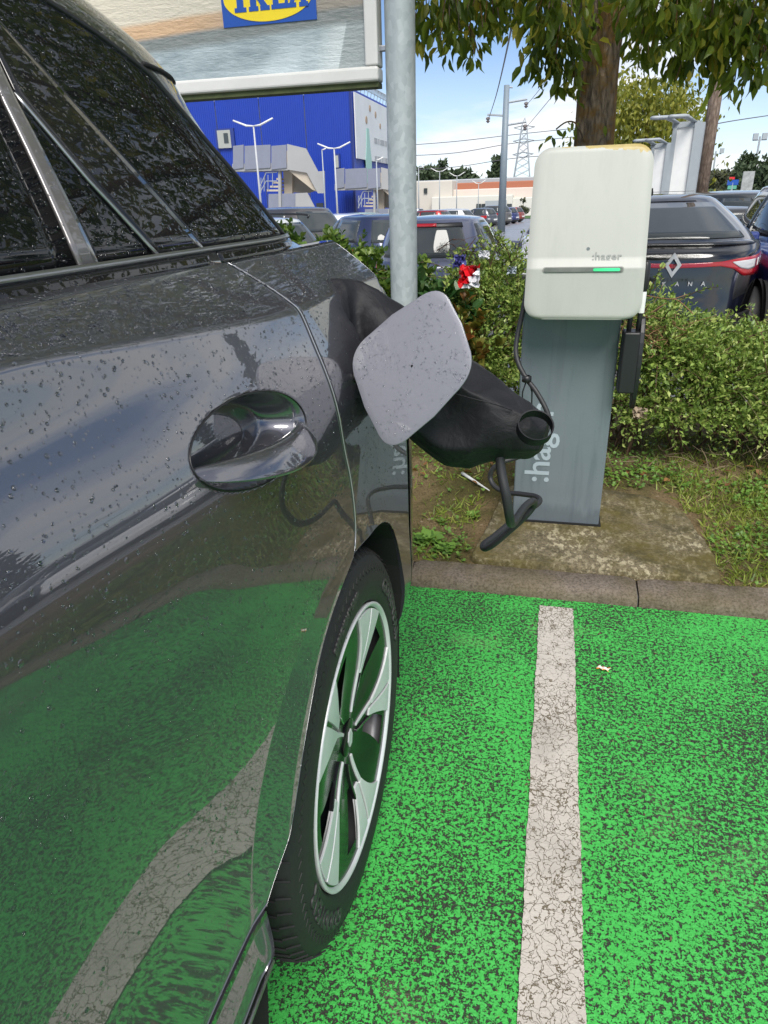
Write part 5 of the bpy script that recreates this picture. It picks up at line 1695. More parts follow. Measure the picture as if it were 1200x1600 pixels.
for k in range(60):
    x = q.uniform(-.75, 1.2); y = q.uniform(2.9, 3.25) if k < 46 else q.uniform(2.2, 2.9)
    if in_slab(np.array(x), np.array(y)): continue
    o = bpy.data.objects.new('fallen_leaf', me); COL.objects.link(o)
    o.location = (x, y, verge_z(x, y) + .018); o.scale = (1, 1, 1); s_ = q.uniform(.025, .05)
    o.scale = (s_, s_, s_); o.rotation_euler = (q.normal() * .4, q.normal() * .4, q.uniform(0, 6))
    tag(o, 'dry brown fallen leaf lying on the verge', 'leaf', 'fallen leaves on the verge')
# grit and shreds lying on the bays
b = MB()
for k in range(420):
    x = q.uniform(-.5, 1.5); y = q.uniform(.4, 1.98); s_ = q.uniform(.0012, .0034)
    b.box((x, y, s_ * .5), (s_ * q.uniform(1, 2.6), s_, s_), Matrix.Rotation(q.uniform(0, 3), 3, 'Z'))
o = b.build('grit', plain('grit', (.12, .07, .05), .8, var=.8, scale=30)); tag(o, 'grit and leaf crumbs scattered on the bays', 'grit', kind='stuff')
# ------------------------------------------------------------------ cars in the car park
def sgn(v): return -1. if v < 0 else 1.
class CarShape:
    """rounded-plan rings: body levels (z, half width, nose y, tail y) and glasshouse levels the same"""
    def __init__(s, body, glass, pw=5.0, K=96):
        s.body, s.glass, s.pw, s.K = body, glass, pw, K
    def level(s, tab, v):
        i = min(int(v), len(tab) - 2); f = v - i
        return [a + (c - a) * f for a, c in zip(tab[i], tab[i + 1])]
    def pt(s, tab, k, v):
        z, hw, yf, yr = s.level(tab, v)[:4]
        t = 2 * pi * k / s.K
        c, n = cos(t), sin(t)
        x = hw * sgn(c) * abs(c) ** (2 / s.pw); yy = sgn(n) * abs(n) ** (2 / s.pw)
        hl_ = (yf - yr) / 2; cy = (yf + yr) / 2
        bow = .05 * (1 - (x / hw) ** 2) * sgn(n) * (abs(n) ** 6)      # noses and tails bow outwards
        return Vector((x, cy + hl_ * yy + bow, z))
    def shell(s, tab, cap=False, sub=2):
        b = MB(); P = []; nv = (len(tab) - 1) * sub + 1
        for j in range(nv):
            for k in range(s.K): P.append(s.pt(tab, k, j / sub))
        if cap:
            z, hw, yf, yr = tab[-1][:4]
            for sc, dz in ((.9, .022), (.6, .045), (.25, .058), (.01, .06)):
                for k in range(s.K):
                    p = s.pt(tab, k, len(tab) - 1); P.append(Vector((p.x * sc, (yf + yr) / 2 + (p.y - (yf + yr) / 2) * sc, z + dz)))
                nv += 1
        b.grid(P, s.K, nv, True)
        return b
    def patch(s, tab, k0, k1, v0, v1, off=.006, nk=14, nv=6, skew=None, b=None):
        b = b or MB(); P = []
        for j in range(nv + 1):
            for i in range(nk + 1):
                fk, fv = i / nk, j / nv
                k = k0 + (k1 - k0) * fk + (skew(fk, fv) if skew else 0); v = v0 + (v1 - v0) * fv
                p = s.pt(tab, k, v); e = .05
                du = s.pt(tab, k + e, v) - s.pt(tab, k - e, v)
                va, vb = max(v - .04, 0), min(v + .04, len(tab) - 1)
                dv_ = s.pt(tab, k, vb) - s.pt(tab, k, va)
                n = du.cross(dv_)
                if n.length > 1e-9: n.normalize()
                P.append(p + n * off)
        b.grid(P, nk + 1, nv + 1)
        return b
def k_at(shape, tab, v, y):
    """ring parameter on the right side (x > 0) at a given length y"""
    z, hw, yf, yr = shape.level(tab, v)[:4]
    q = max(min((y - (yf + yr) / 2) / ((yf - yr) / 2), .9999), -.9999)
    return math.asin(sgn(q) * abs(q) ** (shape.pw / 2)) / (2 * pi) * shape.K
WHEELMESH = {}
def small_wheel(parent, x, y, R_, side):
    w = empty('wheel', (x, y, R_)); w.parent = parent
    if 'tyre' not in WHEELMESH:
        b = MB(); b.lathe([(.60, .02), (.66, .045), (.86, .05), (.97, .02), (1., -.08), (1., -.5), (.9, -.6), (.6, -.6)], 36)
        t = b.build('tyre', M_TYRE, None, auto=40)
        b = MB(); b.lathe([(.62, -.3), (.62, .02), (.66, .035), (.60, .03), (.56, -.10), (.12, -.10), (.10, -.04), (.001, -.03)], 36)
        rm = b.build('rim', plain('hub_shadow', (.03, .03, .032), .5), None, auto=40)
        b = MB()
        for k in range(10):
            a = 2 * pi * k / 10
            rt_ = Matrix.Rotation(a, 3, 'X')
            b.box(rt_ @ Vector((-.02, 0, .36)), (.05, .085, .52), rt_)
        b.lathe([(.60, -.02), (.63, .04), (.66, .035), (.66, -.02)], 36)
        b.lathe([(.12, -.04), (.12, .02), (.001, .03)], 16)
        spk = b.build('spokes', M_ALLOY, None)
        for key, ob in (('tyre', t), ('rim', rm), ('spokes', spk)):
            WHEELMESH[key] = ob.data; bpy.data.objects.remove(ob)
    for key in ('tyre', 'rim', 'spokes'):
        o = bpy.data.objects.new(key, WHEELMESH[key]); COL.objects.link(o); o.parent = w
    w.scale = (R_ * 1.0, R_, R_)
    if side < 0: w.rotation_euler.z = pi
    return w
KINDS_ = {
    'hatch': dict(L=4.0, W=1.72, H=1.46, belt=.92, hood=.74, cowl=1.05, tailroof=.42, tailbelt=.10, nose=.62, R=.31),
    'city':  dict(L=3.6, W=1.64, H=1.47, belt=.94, hood=.78, cowl=.85, tailroof=.34, tailbelt=.10, nose=.66, R=.29),
    'suv':   dict(L=4.4, W=1.82, H=1.64, belt=1.04, hood=.92, cowl=1.15, tailroof=.46, tailbelt=.08, nose=.75, R=.35),
    'estate': dict(L=4.6, W=1.78, H=1.48, belt=.93, hood=.75, cowl=1.15, tailroof=.50, tailbelt=.10, nose=.62, R=.32),
    'coupe': dict(L=4.55, W=1.82, H=1.57, belt=1.14, hood=.96, cowl=1.2, tailroof=1.20, tailbelt=.16, nose=.74, R=.36),
}
def make_car(kind, label, col, x, y, rz, z=None, group=None, metal=.55, rails=False, detail=True, rough=.3, pw=4.0, lamp='wide', name='parked_car'):
    d = KINDS_[kind]; L, Wd, H = d['L'], d['W'], d['H']; h = Wd / 2; bt = d['belt']; f, r_ = L / 2, -L / 2
    root = empty(name, (x, y, lot_z(y) if z is None else z), label, 'car', group, rz)
    paint = m_paint('car_paint_' + kind, col, metal=metal, rough=rough, wet=False)
    body = [(.20, h * .86, f - .16, r_ + .18), (.30, h * .955, f - .05, r_ + .05), (.45, h * .985, f, r_ + .0), (.62, h, f - .01, r_ + .02), (d['nose'] + .02, h, f - .06, r_ + .045), (d['hood'], h * .99, f - .20, r_ + .06), ((d['hood'] + bt) / 2 + .02, h * .98, f - .62, r_ + .075), (bt - .03, h * .965, f - d['cowl'], r_ + d['tailbelt']), (bt, h * .94, f - d['cowl'] - .06, r_ + d['tailbelt'] + .03), (bt + .012, h * .90, f - d['cowl'] - .10, r_ + d['tailbelt'] + .05)]
    gl = [(bt - .01, h * .925, f - d['cowl'] - .03, r_ + d['tailbelt'] + .035)]
    for k in range(1, 7):
        t = k / 6
        e = 1 - (1 - t) ** 1.25
        wz = bt + (H - .075 - bt) * t
        gl.append((wz, h * (.925 - (.36 if kind == 'coupe' else .24) * t ** (1.25 if kind == 'coupe' else 1.35)), f - d['cowl'] - .03 - (.95 * t ** .92), r_ + d['tailbelt'] + .035 + (d['tailroof'] - d['tailbelt']) * (t ** (1.25 if kind != 'coupe' else .95))))
    S = CarShape(body, gl, pw)
    S.shell(body).build('body', paint, root, smooth=True)
    S.shell(gl, True).build('roof', paint, root, smooth=True)
    K = S.K; nb, ng = len(body) - 1, len(gl) - 1
    # windows: rear screen, windscreen, two a side
    S.patch(gl, -K * .355, -K * .145, .7, ng - .55, .006, 18, 6).build('rear_window', M_DARKGL, root, smooth=True, solid=.005)
    S.patch(gl, K * .145, K * .355, .6, ng - .45, .006, 18, 6).build('windscreen', M_DARKGL, root, smooth=True, solid=.005)
    y0, y1 = r_ + d['tailroof'] + .22, f - d['cowl'] - .35
    mid = y0 + (y1 - y0) * (.50 if kind != 'coupe' else .46)
    for sd in (1, -1):
        for a, c in ((y0, mid - .04), (mid + .04, y1)):
            b = MB(); P = []
            for j in range(6):
                v = .7 + (ng - 1.25) * j / 5
                for i in range(9):
                    yy = a + (c - a) * i / 8
                    if c == y1: yy = a + (y1 - .62 * j / 5 - a) * i / 8
                    elif a == y0: yy = y0 + .10 * j / 5 + (c - y0 - .10 * j / 5) * i / 8
                    p = S.pt(gl, k_at(S, gl, v, yy), v)
                    P.append((sd * (p.x + .006), p.y, p.z))
            b.grid(P, 9, 6); b.build('side_window', M_DARKGL, root, smooth=True, solid=.004)
    if detail:
        vl0, vl1 = 4.2, 6.6
        for sd in (1, -1):
            b = MB(); P = []
            k0, k1 = -K * (.125 if lamp == 'wide' else .112), -K * (.045 if lamp == 'wide' else .060)
            q = S.patch(body, k0, k1, vl0, vl1, .010, 12, 5)
            if sd < 0: q.v = [(-p[0], p[1], p[2]) for p in q.v]
            q.build('tail_lamp', M_RED, root, smooth=True, solid=.006)
            q = S.patch(body, K * .085, K * .150, 3.4, 5.3, .010, 10, 4, lambda a, c: 1.2 * c * a)
            if sd < 0: q.v = [(-p[0], p[1], p[2]) for p in q.v]
            q.build('headlight', M_CLEAR, root, smooth=True, solid=.006)
        S.patch(body, -K * .36, -K * .14, .2, 1.35, .007, 16, 3).build('rear_bumper', M_BLACK, root, smooth=True, solid=.006)
        S.patch(body, K * .17, K * .33, .8, 2.2, .007, 12, 3).build('grille', M_BLACK, root, smooth=True, solid=.006)
        b = MB(); b.box((0, r_ - .045, .56), (.50, .012, .11)); b.build('number_plate', M_WHITE, root)
    for wy in (r_ + .78, f - .82):
        for sd in (1, -1):
            b = MB(); b.lathe([(d['R'] * 1.16, -.02), (d['R'] * 1.16, .012), (.001, .012)], 28, 'x', (0, wy, d['R'] + .01))
            if sd < 0: b.v = [(-p[0], p[1], p[2]) for p in b.v]
            b.v = [(p[0] + sd * h * .985, p[1], max(p[2], .12)) for p in b.v]
            b.build('wheel_arch', M_BLACKM, root)
            small_wheel(root, sd * (h * .985 + .004), wy, d['R'], sd)
    for sd in (1, -1):
        b = MB(); b.box((sd * (h + .06), f - d['cowl'] - .42, bt + .06), (.17, .10, .12)); b.build('mirror', paint, root, bevel=.03, seg=3)
    if rails:
        for sd in (1, -1):
            b = MB(); b.tube(spline([(sd * h * .68, r_ + .55, H - .06), (sd * h * .70, r_ + .72, H + .005), (sd * h * .70, .3, H + .012), (sd * h * .68, .62, H - .05)], 4), .018, 6); b.build('roof_rail', M_BLACK, root, smooth=True)
    root['half'] = h
    return root, S, body, gl, d, paint
# black coupe SUV behind the right hedge
pB = at(1047, 430, 6.75)
aro, S, body, gl, d, paint = make_car('coupe', 'black coupe SUV with a full width red rear light behind the right hedge', (.006, .006, .007), pB.x + .07, 6.75 + 2.27, rad(-1.5), -.35, metal=.2, rough=.15, pw=3.8, detail=False)
K = S.K; L2 = d['L'] / 2; hB = d['W'] / 2
S.patch(body, -K * .375, -K * .125, 7.6, 8.9, .014, 24, 4).build('spoiler', paint, aro, smooth=True, solid=.014)
def rear_xy(x, z):
    """point on the tail at x, z"""
    v = 0
    tab = [b_[0] for b_ in body]
    for i in range(len(tab) - 1):
        if tab[i] <= z <= tab[i + 1]: v = i + (z - tab[i]) / (tab[i + 1] - tab[i])
    _, hw, yf, yr = S.level(body, v)
    c = max(min(abs(x) / hw, 1.), 0) ** (S.pw / 2); n_ = math.sqrt(max(1 - c * c, 0))
    t = -math.atan2(n_, c * (1 if x >= 0 else -1))
    return S.pt(body, t / (2 * pi) * K, v)
def tail_strip(name, outline_top, outline_bot, mat, off, thick=.008, n=28, sd=1):
    """between two curves z(x) over x, laid on the tail"""
    b = MB(); P = []
    x0, x1 = outline_top[0][0], outline_top[-1][0]
    for j in range(6):
        for i in range(n + 1):
            x = x0 + (x1 - x0) * (i / n) ** .8
            zt, zb = lin(x, outline_top), lin(x, outline_bot)
            p = rear_xy(x * sd, zb + (zt - zb) * j / 5)
            nn = Vector((p.x * (.9 if abs(p.x) > hB * .9 else .12), -1, 0)).normalized()
            P.append(p + nn * off)
    b.grid(P, n + 1, 6)
    return b.build(name, mat, aro, smooth=True, solid=thick)
for sd in (1, -1):
    tail_strip('tail_lamp', [(.0, .992), (.40, 1.005), (.55, 1.025), (.90, 1.045), (.9095, 1.03)], [(.0, .955), (.40, .968), (.52, .94), (.62, .875), (.86, .86), (.9095, .90)], M_RED, .012, .010, 34, sd)
    tail_strip('clear_lens', [(.50, 1.0), (.60, 1.005), (.72, 1.007), (.74, 1.005)], [(.50, .994), (.58, .945), (.66, .925), (.74, .932)], M_CLEAR, .018, .008, 14, sd)
    tail_strip('clear_lens', [(.77, 1.005), (.84, 1.005)], [(.77, .938), (.84, .945)], M_CLEAR, .018, .008, 8, sd)
    tail_strip('bumper_vent', [(.52, .55), (.86, .57)], [(.60, .37), (.84, .38)], M_BLACKM, .012, .008, 10, sd)
    for k in range(4):
        tail_strip('vent_slat', [(.58 + .015 * k, .542 - .035 * k), (.85, .550 - .035 * k)], [(.58 + .015 * k, .528 - .035 * k), (.85, .536 - .035 * k)], M_BLACK, .020, .010, 8, sd)
tail_strip('rear_diffuser', [(-.62, .36), (.62, .36)], [(-.60, .22), (.60, .22)], M_BLACKM, .012)
P0 = rear_xy(0, .985)
b = MB()
for pg in ([(0, .105), (.07, 0), (.036, 0), (0, .056)], [(0, -.105), (-.07, 0), (-.036, 0), (0, -.056)], [(-.07, 0), (0, .105), (0, .056), (-.036, 0)], [(.07, 0), (0, -.105), (0, -.056), (.036, 0)]):
    b.prism(pg, 0, .012, lambda x, z, h: (P0.x + x, P0.y - .030 - h + abs(x) * .10, P0.z + z))
b.build('diamond_emblem', M_ALLOY, aro)
for k_, ch_ in enumerate('ARKANA'):
    px_ = (k_ - 2.5) * .108
    text('letter', ch_, .050, M_ALLOY, aro, frame((px_, rear_xy(px_, .83).y - .016, .825), (1, 0, 0), (0, 0, 1)), .003, .0012)
b = MB(); b.prism([(0, 0), (.22, 0), (.06, .075), (.0, .085)], -.02, .02, lambda y, z, h: (-.10 + h * (1 - z * 8), -.55 - y * -1., 1.525 + z)); b.build('roof_aerial', M_BLACK, aro)
S.patch(gl, -K * .30, -K * .20, 5.75, 6.0, .006, 6, 2).build('roof_edge', paint, aro, smooth=True)
b = MB(); b.box((.0, .35, 1.572), (.80, .62, .006)); b.build('sunroof', M_DARKGL, aro, bevel=.002)
# blue grey hatchback behind the left hedge
pA = at(672, 400, 8.6)
hb, S2, body2, gl2, d2, p2 = make_car('city', 'blue grey hatchback with a dark rear window behind the steel pole', (.10, .11, .17), pA.x - .02, 8.6 + 1.8, rad(-4), -.42, metal=.35, pw=3.1)
b = S2.patch(gl2, -S2.K * .27, -S2.K * .23, 5.15, 5.6, .015, 6, 2); b.build('brake_light', M_RED, hb, smooth=True, solid=.01)
S2.patch(gl2, -S2.K * .36, -S2.K * .14, 5.05, 5.7, .009, 16, 3).build('spoiler', M_BLACK, hb, smooth=True, solid=.008)
# dark grey car seen end on from the side, and the white one behind it
p_ = at(795, 395, 10.6)
make_car('hatch', 'dark grey car with silver wheels half hidden left of the post head', (.06, .06, .058), p_.x + 1.9, 11.2, rad(95), -.42, metal=.5)
p_ = at(818, 345, 15.5)
make_car('hatch', 'white car with a red tail lamp peeping out beside the post head', (.70, .70, .72), p_.x + 1.95, 15.8, rad(-88), None, metal=0)
# the rows of cars on the left
p_ = at(470, 345, 11.5); make_car('estate', 'silver estate with black roof rails nearest the left hedge', (.60, .62, .61), p_.x - 2.1, 12.9, rad(62), -.44, rails=True, metal=.15)
p_ = at(512, 345, 15.5); make_car('suv', 'brown grey SUV parked behind the silver estate', (.115, .105, .10), p_.x - 1.9, 16.8, rad(60), None, rails=False)
p_ = at(562, 345, 19); make_car('hatch', 'white hatchback beside the brown grey SUV', (.72, .72, .73), p_.x - 1.6, 20.5, rad(58), None, metal=0)
p_ = at(592, 345, 24); make_car('hatch', 'pale green hatchback beyond the white one on the left', (.42, .58, .36), p_.x - 1.6, 25.3, rad(58), None, metal=0)
p_ = at(608, 345, 13); make_car('hatch', 'dark blue hatchback roof low behind the steel pole', (.05, .06, .12), p_.x - .9, 14.4, rad(40), None)
# far rows
for u, Y, kind, lab, col, rz in [
    (686, 44, 'estate', 'white estate car far beyond the blue grey hatchback', (.75, .75, .75), 75), (655, 40, 'hatch', 'red hatchback beside the white estate far off', (.35, .03, .03), 75),
    (742, 62, 'hatch', 'grey hatchback at the near end of the distant row', (.10, .105, .12), 62), (762, 66, 'suv', 'brown grey car second in the distant row', (.16, .145, .13), 64), (779, 71, 'hatch', 'dark blue hatchback third in the distant row', (.04, .05, .16), 64), (790, 77, 'hatch', 'red car at the far end of the distant row', (.33, .07, .05), 64),
    (622, 50, 'hatch', 'silver hatchback far off behind the steel pole', (.45, .45, .46), 70), (640, 95, 'suv', 'white van sized car by the beige hall', (.7, .7, .7), 70)]:
    p_ = at(u, 335, Y); make_car(kind, lab, col, p_.x, Y, rad(rz), None, detail=True)
# cars to the right beyond the black coupe
p_ = at(1235, 400, 6.9); make_car('suv', 'blue SUV with grey lower cladding parked right of the black coupe', (.020, .040, .19), p_.x + .95, 8.7, rad(176), -.33, metal=.3, name='parked_car')
for u, Y, kind, lab, col, rz in [(1195, 12.6, 'suv', 'dark grey SUV facing this way, nearest behind the black coupe', (.07, .075, .07), 213), (1200, 15.2, 'hatch', 'graphite hatchback second behind the black coupe', (.10, .10, .11), 213),
                                 (1205, 18.2, 'suv', 'light silver SUV third behind the black coupe', (.36, .38, .38), 213), (1200, 21.5, 'estate', 'grey estate with roof rails last behind the black coupe', (.19, .19, .195), 213)]:
    p_ = at(u, 330, Y); make_car(kind, lab, col, p_.x + .1, Y, rad(rz), None, rails=(kind == 'estate'))
# more cars out of frame to the right: the wet doors mirror them
for x, y, kind, lab, col, rz in [(6.6, 9.0, 'hatch', 'white hatchback in the row right of the picture', (.74, .74, .75), 0), (9.4, 9.2, 'suv', 'silver SUV in the row right of the picture', (.4, .4, .41), 180), (12.2, 9.0, 'hatch', 'white small car at the end of the near row', (.7, .7, .7), 0), (4.0, 9.1, 'estate', 'white estate car beside the blue SUV', (.74, .74, .75), 0)]:
    make_car(kind, lab, col, x, y, rad(rz), -.37, metal=0.)

# ------------------------------------------------------------------ blue store
GY = 80.
gz0 = lot_z(GY)
store = empty('store_building', (-20, GY, gz0), 'large blue windowless store with outdoor concrete stairs behind the left cars', 'building')
so = Vector(store.location); sl = lambda p: Vector(p) - so
M_BLUE = plain('blue_cladding', (.012, .045, .34), .42, var=.10, scale=.6)
cornr = at(547, 137, GY); X1 = cornr.x; ZT = cornr.z
X0 = X1 - 62.
# ribbed cladding: each panel a part, its ribs real folds
def cladding(x0, x1, z0, z1, y, axis='x'):
    b = MB(); P = []; n = int((x1 - x0) / .25)
    for z in (z0, z1):
        for i in range(n + 1):
            for (fx, dy) in ((0, 0), (.30, 0), (.42, -.05), (.88, -.05)):
                P.append((x0 + (x1 - x0) * (i + fx) / (n + 1), y + dy, z))
    m_ = 4 * (n + 1)
    P2 = [sl(p) for p in P] if axis == 'x' else [sl((y - (p[1] - y), p[0], p[2])) for p in P]
    b.grid(P2, m_, 2)
    return b
npan = 12
for k in range(npan):
    a = X0 + (X1 - X0) * k / npan; c = X0 + (X1 - X0) * (k + 1) / npan
    cladding(a + .02, c - .02, gz0, ZT, GY).build('wall_panel', M_BLUE, store)
_d = at(628, 200, GY); YB = X1 * GY / _d.x
for k in range(10):
    a = GY + (YB - GY) * k / 10; c = GY + (YB - GY) * (k + 1) / 10
    cladding(a + .02, c - .02, gz0 - .5, ZT, X1, 'y').build('wall_panel', M_BLUE, store)
b = MB(); b.box(sl(((X0 + X1) / 2, (GY + YB) / 2 + .3, (ZT + gz0) / 2 - .15)), (X1 - X0 - .3, YB - GY - .3, ZT - gz0 - .3)); b.build('roof', M_STEEL, store)
b = MB(); b.box(sl((X1 - .0, GY - .06, (ZT + gz0) / 2)), (.22, .22, ZT - gz0)); b.box(sl(((X0 + X1) / 2, GY - .03, ZT + .08)), (X1 - X0, .3, .2)); b.build('corner_trim', plain('dark_blue_trim', (.01, .025, .16), .5), store)
# banner on the receding face
by0, by1 = GY + .6, GY + 40
M_BAN = plain('banner_white', (.66, .67, .68), .5, scale=.4)
tl_, bl_ = at(553, 142, GY), at(553, 247, GY)
for k, (a, c) in enumerate(((by0, GY + 19.), (GY + 19.3, YB - .6))):
    b = MB(); b.box(sl((X1 + .22, (a + c) / 2, (tl_.z + bl_.z) / 2)), (.12, c - a, tl_.z - bl_.z)); b.build('banner', M_BAN, store)
M_BGRN = plain('banner_green', (.30, .52, .46), .5); M_BGRY = plain('banner_grey', (.33, .34, .35), .5)
b = MB(); b.prism([(-1.1, -3.6), (1.1, -3.6), (1.1, -.6), (.7, .8), (.45, 2.6), (-.45, 2.6), (-.7, .8), (-1.1, -.6)], 0, .05, lambda y, z, h: sl((X1 + .285 + h, GY + 5.6 + y * 1.2, tl_.z - 5.6 + z))); b.build('printed_bottle', M_BGRN, store)
b = MB()
for (y, z, s_) in ((7, -.9, .35), (5.2, -2.2, .4), (9.6, -1.3, .35), (11.8, -2.3, .3), (9.3, -8.6, .6), (8.9, -9.3, .35)): b.lathe([(.001, .0), (s_, 0), (s_, .05), (.001, .05)], 10, 'x', sl((X1 + .285, GY + y, tl_.z + z * 1.0)))
b.build('printed_leaves', plain('banner_leaf', (.35, .24, .15), .5), store)
b = MB()
for z, ws in ((-4.0, (1.5, .6, 2.2, .9, 1.3)), (-5.9, (.9, 1.7, .5, .5, 1.2))):       # two lines of print too far off to read
    y_ = 8.6
    for w_ in ws:
        b.box(sl((X1 + .30, GY + y_ + w_ / 2, tl_.z + z)), (.05, w_, .55)); y_ += w_ + .45
b.build('printed_line', M_BGRY, store)
b = MB()
for z in (-3.2, -9.4):
    b = MB(); b.box(sl((X1 + .30, YB - 5, tl_.z + z)), (.08, 5, 2.2)); b.build('printed_square', M_LYEL, store)
# roof railing along the receding edge
b = MB()
for y in np.arange(GY, YB, 1.5): b.tube([sl((X1 - .1, y, ZT)), sl((X1 + .15, y, ZT + 1.1))], .04, 4)
for z in (.55, 1.1): b.tube([sl((X1 - .1 + .22 * z, GY, ZT + z)), sl((X1 - .1 + .22 * z, YB, ZT + z))], .04, 4)
for y in np.arange(GY, YB, .5): b.tube([sl((X1 + .03, y, ZT + .5)), sl((X1 + .17, y + .25, ZT + 1.2)), sl((X1 + .03, y + .5, ZT + .5))], .03, 3)
b.build('roof_railing', M_STEEL, store)
M_TRIMB = plain('door_trim', (.35, .36, .33), .5)
def at_wall(u, v, Y=GY - .15): return at(u, v, Y)
def wall_rect(name, u0, u1, v0, v1, mat, th=.12, Y=GY - .12):
    a, c = at(u0, v1, Y), at(u1, v0, Y)
    b = MB(); b.box(sl(((a.x + c.x) / 2, Y, (a.z + c.z) / 2)), (abs(c.x - a.x), th, abs(c.z - a.z))); return b.build(name, mat, store)
wall_rect('door_frame', 340, 365, 200, 232, plain('door_surround', (.02, .04, .20), .5), .3)
dr = wall_rect('door', 343, 360, 203, 232, M_TRIMB, .4)
wall_rect('door_pane', 352, 357, 208, 224, M_DARKGL, .5)
dr = wall_rect('door_frame', 524, 531, 240, 262, plain('door_surround', (.02, .04, .20), .5), .3); wall_rect('door', 525, 529, 243, 262, M_TRIMB, .4)
wall_rect('window', 495, 505, 317, 325, M_DARKGL, .2)
# stairs: landing with solid parapets, sloping flight, post, underside
def stairs(label, u_off, v_off, sc, Y):
    st_ = empty('outdoor_stairs', at(440 + u_off, 330, Y), label, 'stairs')
    bo = Vector(st_.location)
    def q_(u, v, y): 
        p = at(440 + u_off + (u - 440) * sc, 290 + v_off + (v - 290) * sc, Y); return Vector((p.x, y, p.z)) - bo
    def slab_(name, poly, y0, y1, mat):
        b = MB(); P = [q_(u, v, y0) for u, v in poly]; n = len(P)
        Q = [Vector((p.x, p.y + (y1 - y0), p.z)) for p in P]
        b.add(P + Q, [tuple(range(n)), tuple(range(n, 2 * n))[::-1]] + [(i, (i + 1) % n, n + (i + 1) % n, n + i) for i in range(n)])
        return b.build(name, mat, st_)
    pan = m_glass('parapet_mesh', (.30, .32, .36), wet=False)
    pan = plain('perforated_panel', (.21, .225, .28), .5, scale=2)
    for a, c in ((364, 381), (382, 423), (424, 448)):
        slab_('parapet_panel', [(a, 228), (c - .5, 226), (c - .5, 262), (a, 265)], Y, Y + .1, pan)
    slab_('landing', [(362, 256), (450, 254), (450, 266), (362, 268)], Y + .12, Y + 3.2, M_CONC)
    slab_('flight_parapet', [(449, 225), (478, 232), (497, 268), (507, 267), (508, 302), (497, 302), (480, 270), (450, 265)], Y - .1, Y + .1, M_CONC)
    slab_('flight', [(450, 262), (480, 268), (495, 300), (487, 296), (452, 268)], Y + .15, Y + 2.6, M_BEIGE)
    slab_('core_wall', [(432, 234), (448, 234), (448, 325), (436, 325)], Y + 1.6, Y + 2.0, M_BEIGE)
    slab_('stair_post', [(432, 266), (436, 266), (437, 324), (433, 324)], Y + .4, Y + .8, M_CONC)
    slab_('soffit', [(437, 264), (490, 296), (470, 302), (437, 300)], Y + 2.0, Y + 2.2, plain('shaded_concrete', (.30, .26, .21), .7))
    slab_('lower_parapet', [(462, 302), (480, 301), (492, 324), (462, 326)], Y - .05, Y + .1, M_CONC)
    slab_('lower_panel', [(416, 303), (460, 302), (460, 326), (416, 328)], Y + .6, Y + .7, pan)
    for k in range(4):
        slab_('step', [(414 + k * 5, 296 - 6 * k), (432, 296 - 6 * k), (432, 299 - 6 * k), (414 + k * 5, 299 - 6 * k)], Y + .5, Y + 2., M_BEIGE)
    b = MB()
    b.tube([q_(405, 290, Y + .3), q_(414, 270, Y + .3), q_(431, 269, Y + .3)], .05, 5); b.tube([q_(405, 300, Y + .3), q_(414, 283, Y + .3), q_(431, 283, Y + .3)], .05, 5)
    for u in (406, 411, 417, 424): b.tube([q_(u, 302 - (u - 405) * .5, Y + .3), q_(u, 278 - (u - 405) * .4, Y + .3)], .04, 5)
    b.build('handrail', M_STEEL, st_)
stairs('pale concrete stairs with solid parapets against the left of the blue store', 0, 0, 1.0, 72.)
stairs('second set of concrete stairs near the right corner of the blue store', 148, 26, .84, 76.)
# lamps of the car park
def lamp_post(u, vtop, Y, half_u, lift, label, single=False):
    p = at(u, vtop, Y); z0 = lot_z(Y); h = p.z - z0
    root = empty('street_lamp', (p.x, Y, z0), label, 'street lamp')
    k = half_u * Y / FPX * 1.06
    b = MB(); b.tube([(0, 0, 0), (0, 0, h)], [.085, .05], 8); b.build('pole', plain('lamp_post_grey', (.45, .46, .47), .5) if Y < 60 else M_STEEL, root, smooth=True)
    for sd in ((1,) if single else (1, -1)):
        b = MB(); b.tube([(0, 0, h), (sd * k * .35, 0, h + lift * .1), (sd * k, 0, h + lift)], [.07, .11, .09], 8, True, .55); b.build('lamp_head', M_WHITE, root, smooth=True)
lamp_post(396, 197, 44., 29, .35, 'white twin headed street lamp in front of the left stairs')
lamp_post(522, 232, 52., 23, .35, 'white twin headed street lamp in front of the right stairs')
lamp_post(503, 234, 70., 6, .1, 'small lamp post just left of the twin lamp by the right stairs', True)
lamp_post(588, 250, 66., 10, .2, 'thin lamp post left of the steel pole', True)
for u, v, Y, hu, lab in ((654, 262, 92., 14, 'thin lamp post just right of the steel pole, tallest before the beige hall'), (687, 268, 100., 12, 'second thin lamp post before the beige hall'), (714, 275, 104., 10, 'third thin lamp post before the beige hall'), (748, 287, 112., 9, 'shortest thin lamp post before the beige hall')):
    lamp_post(u, v, Y, hu, .45, lab, u == 654)

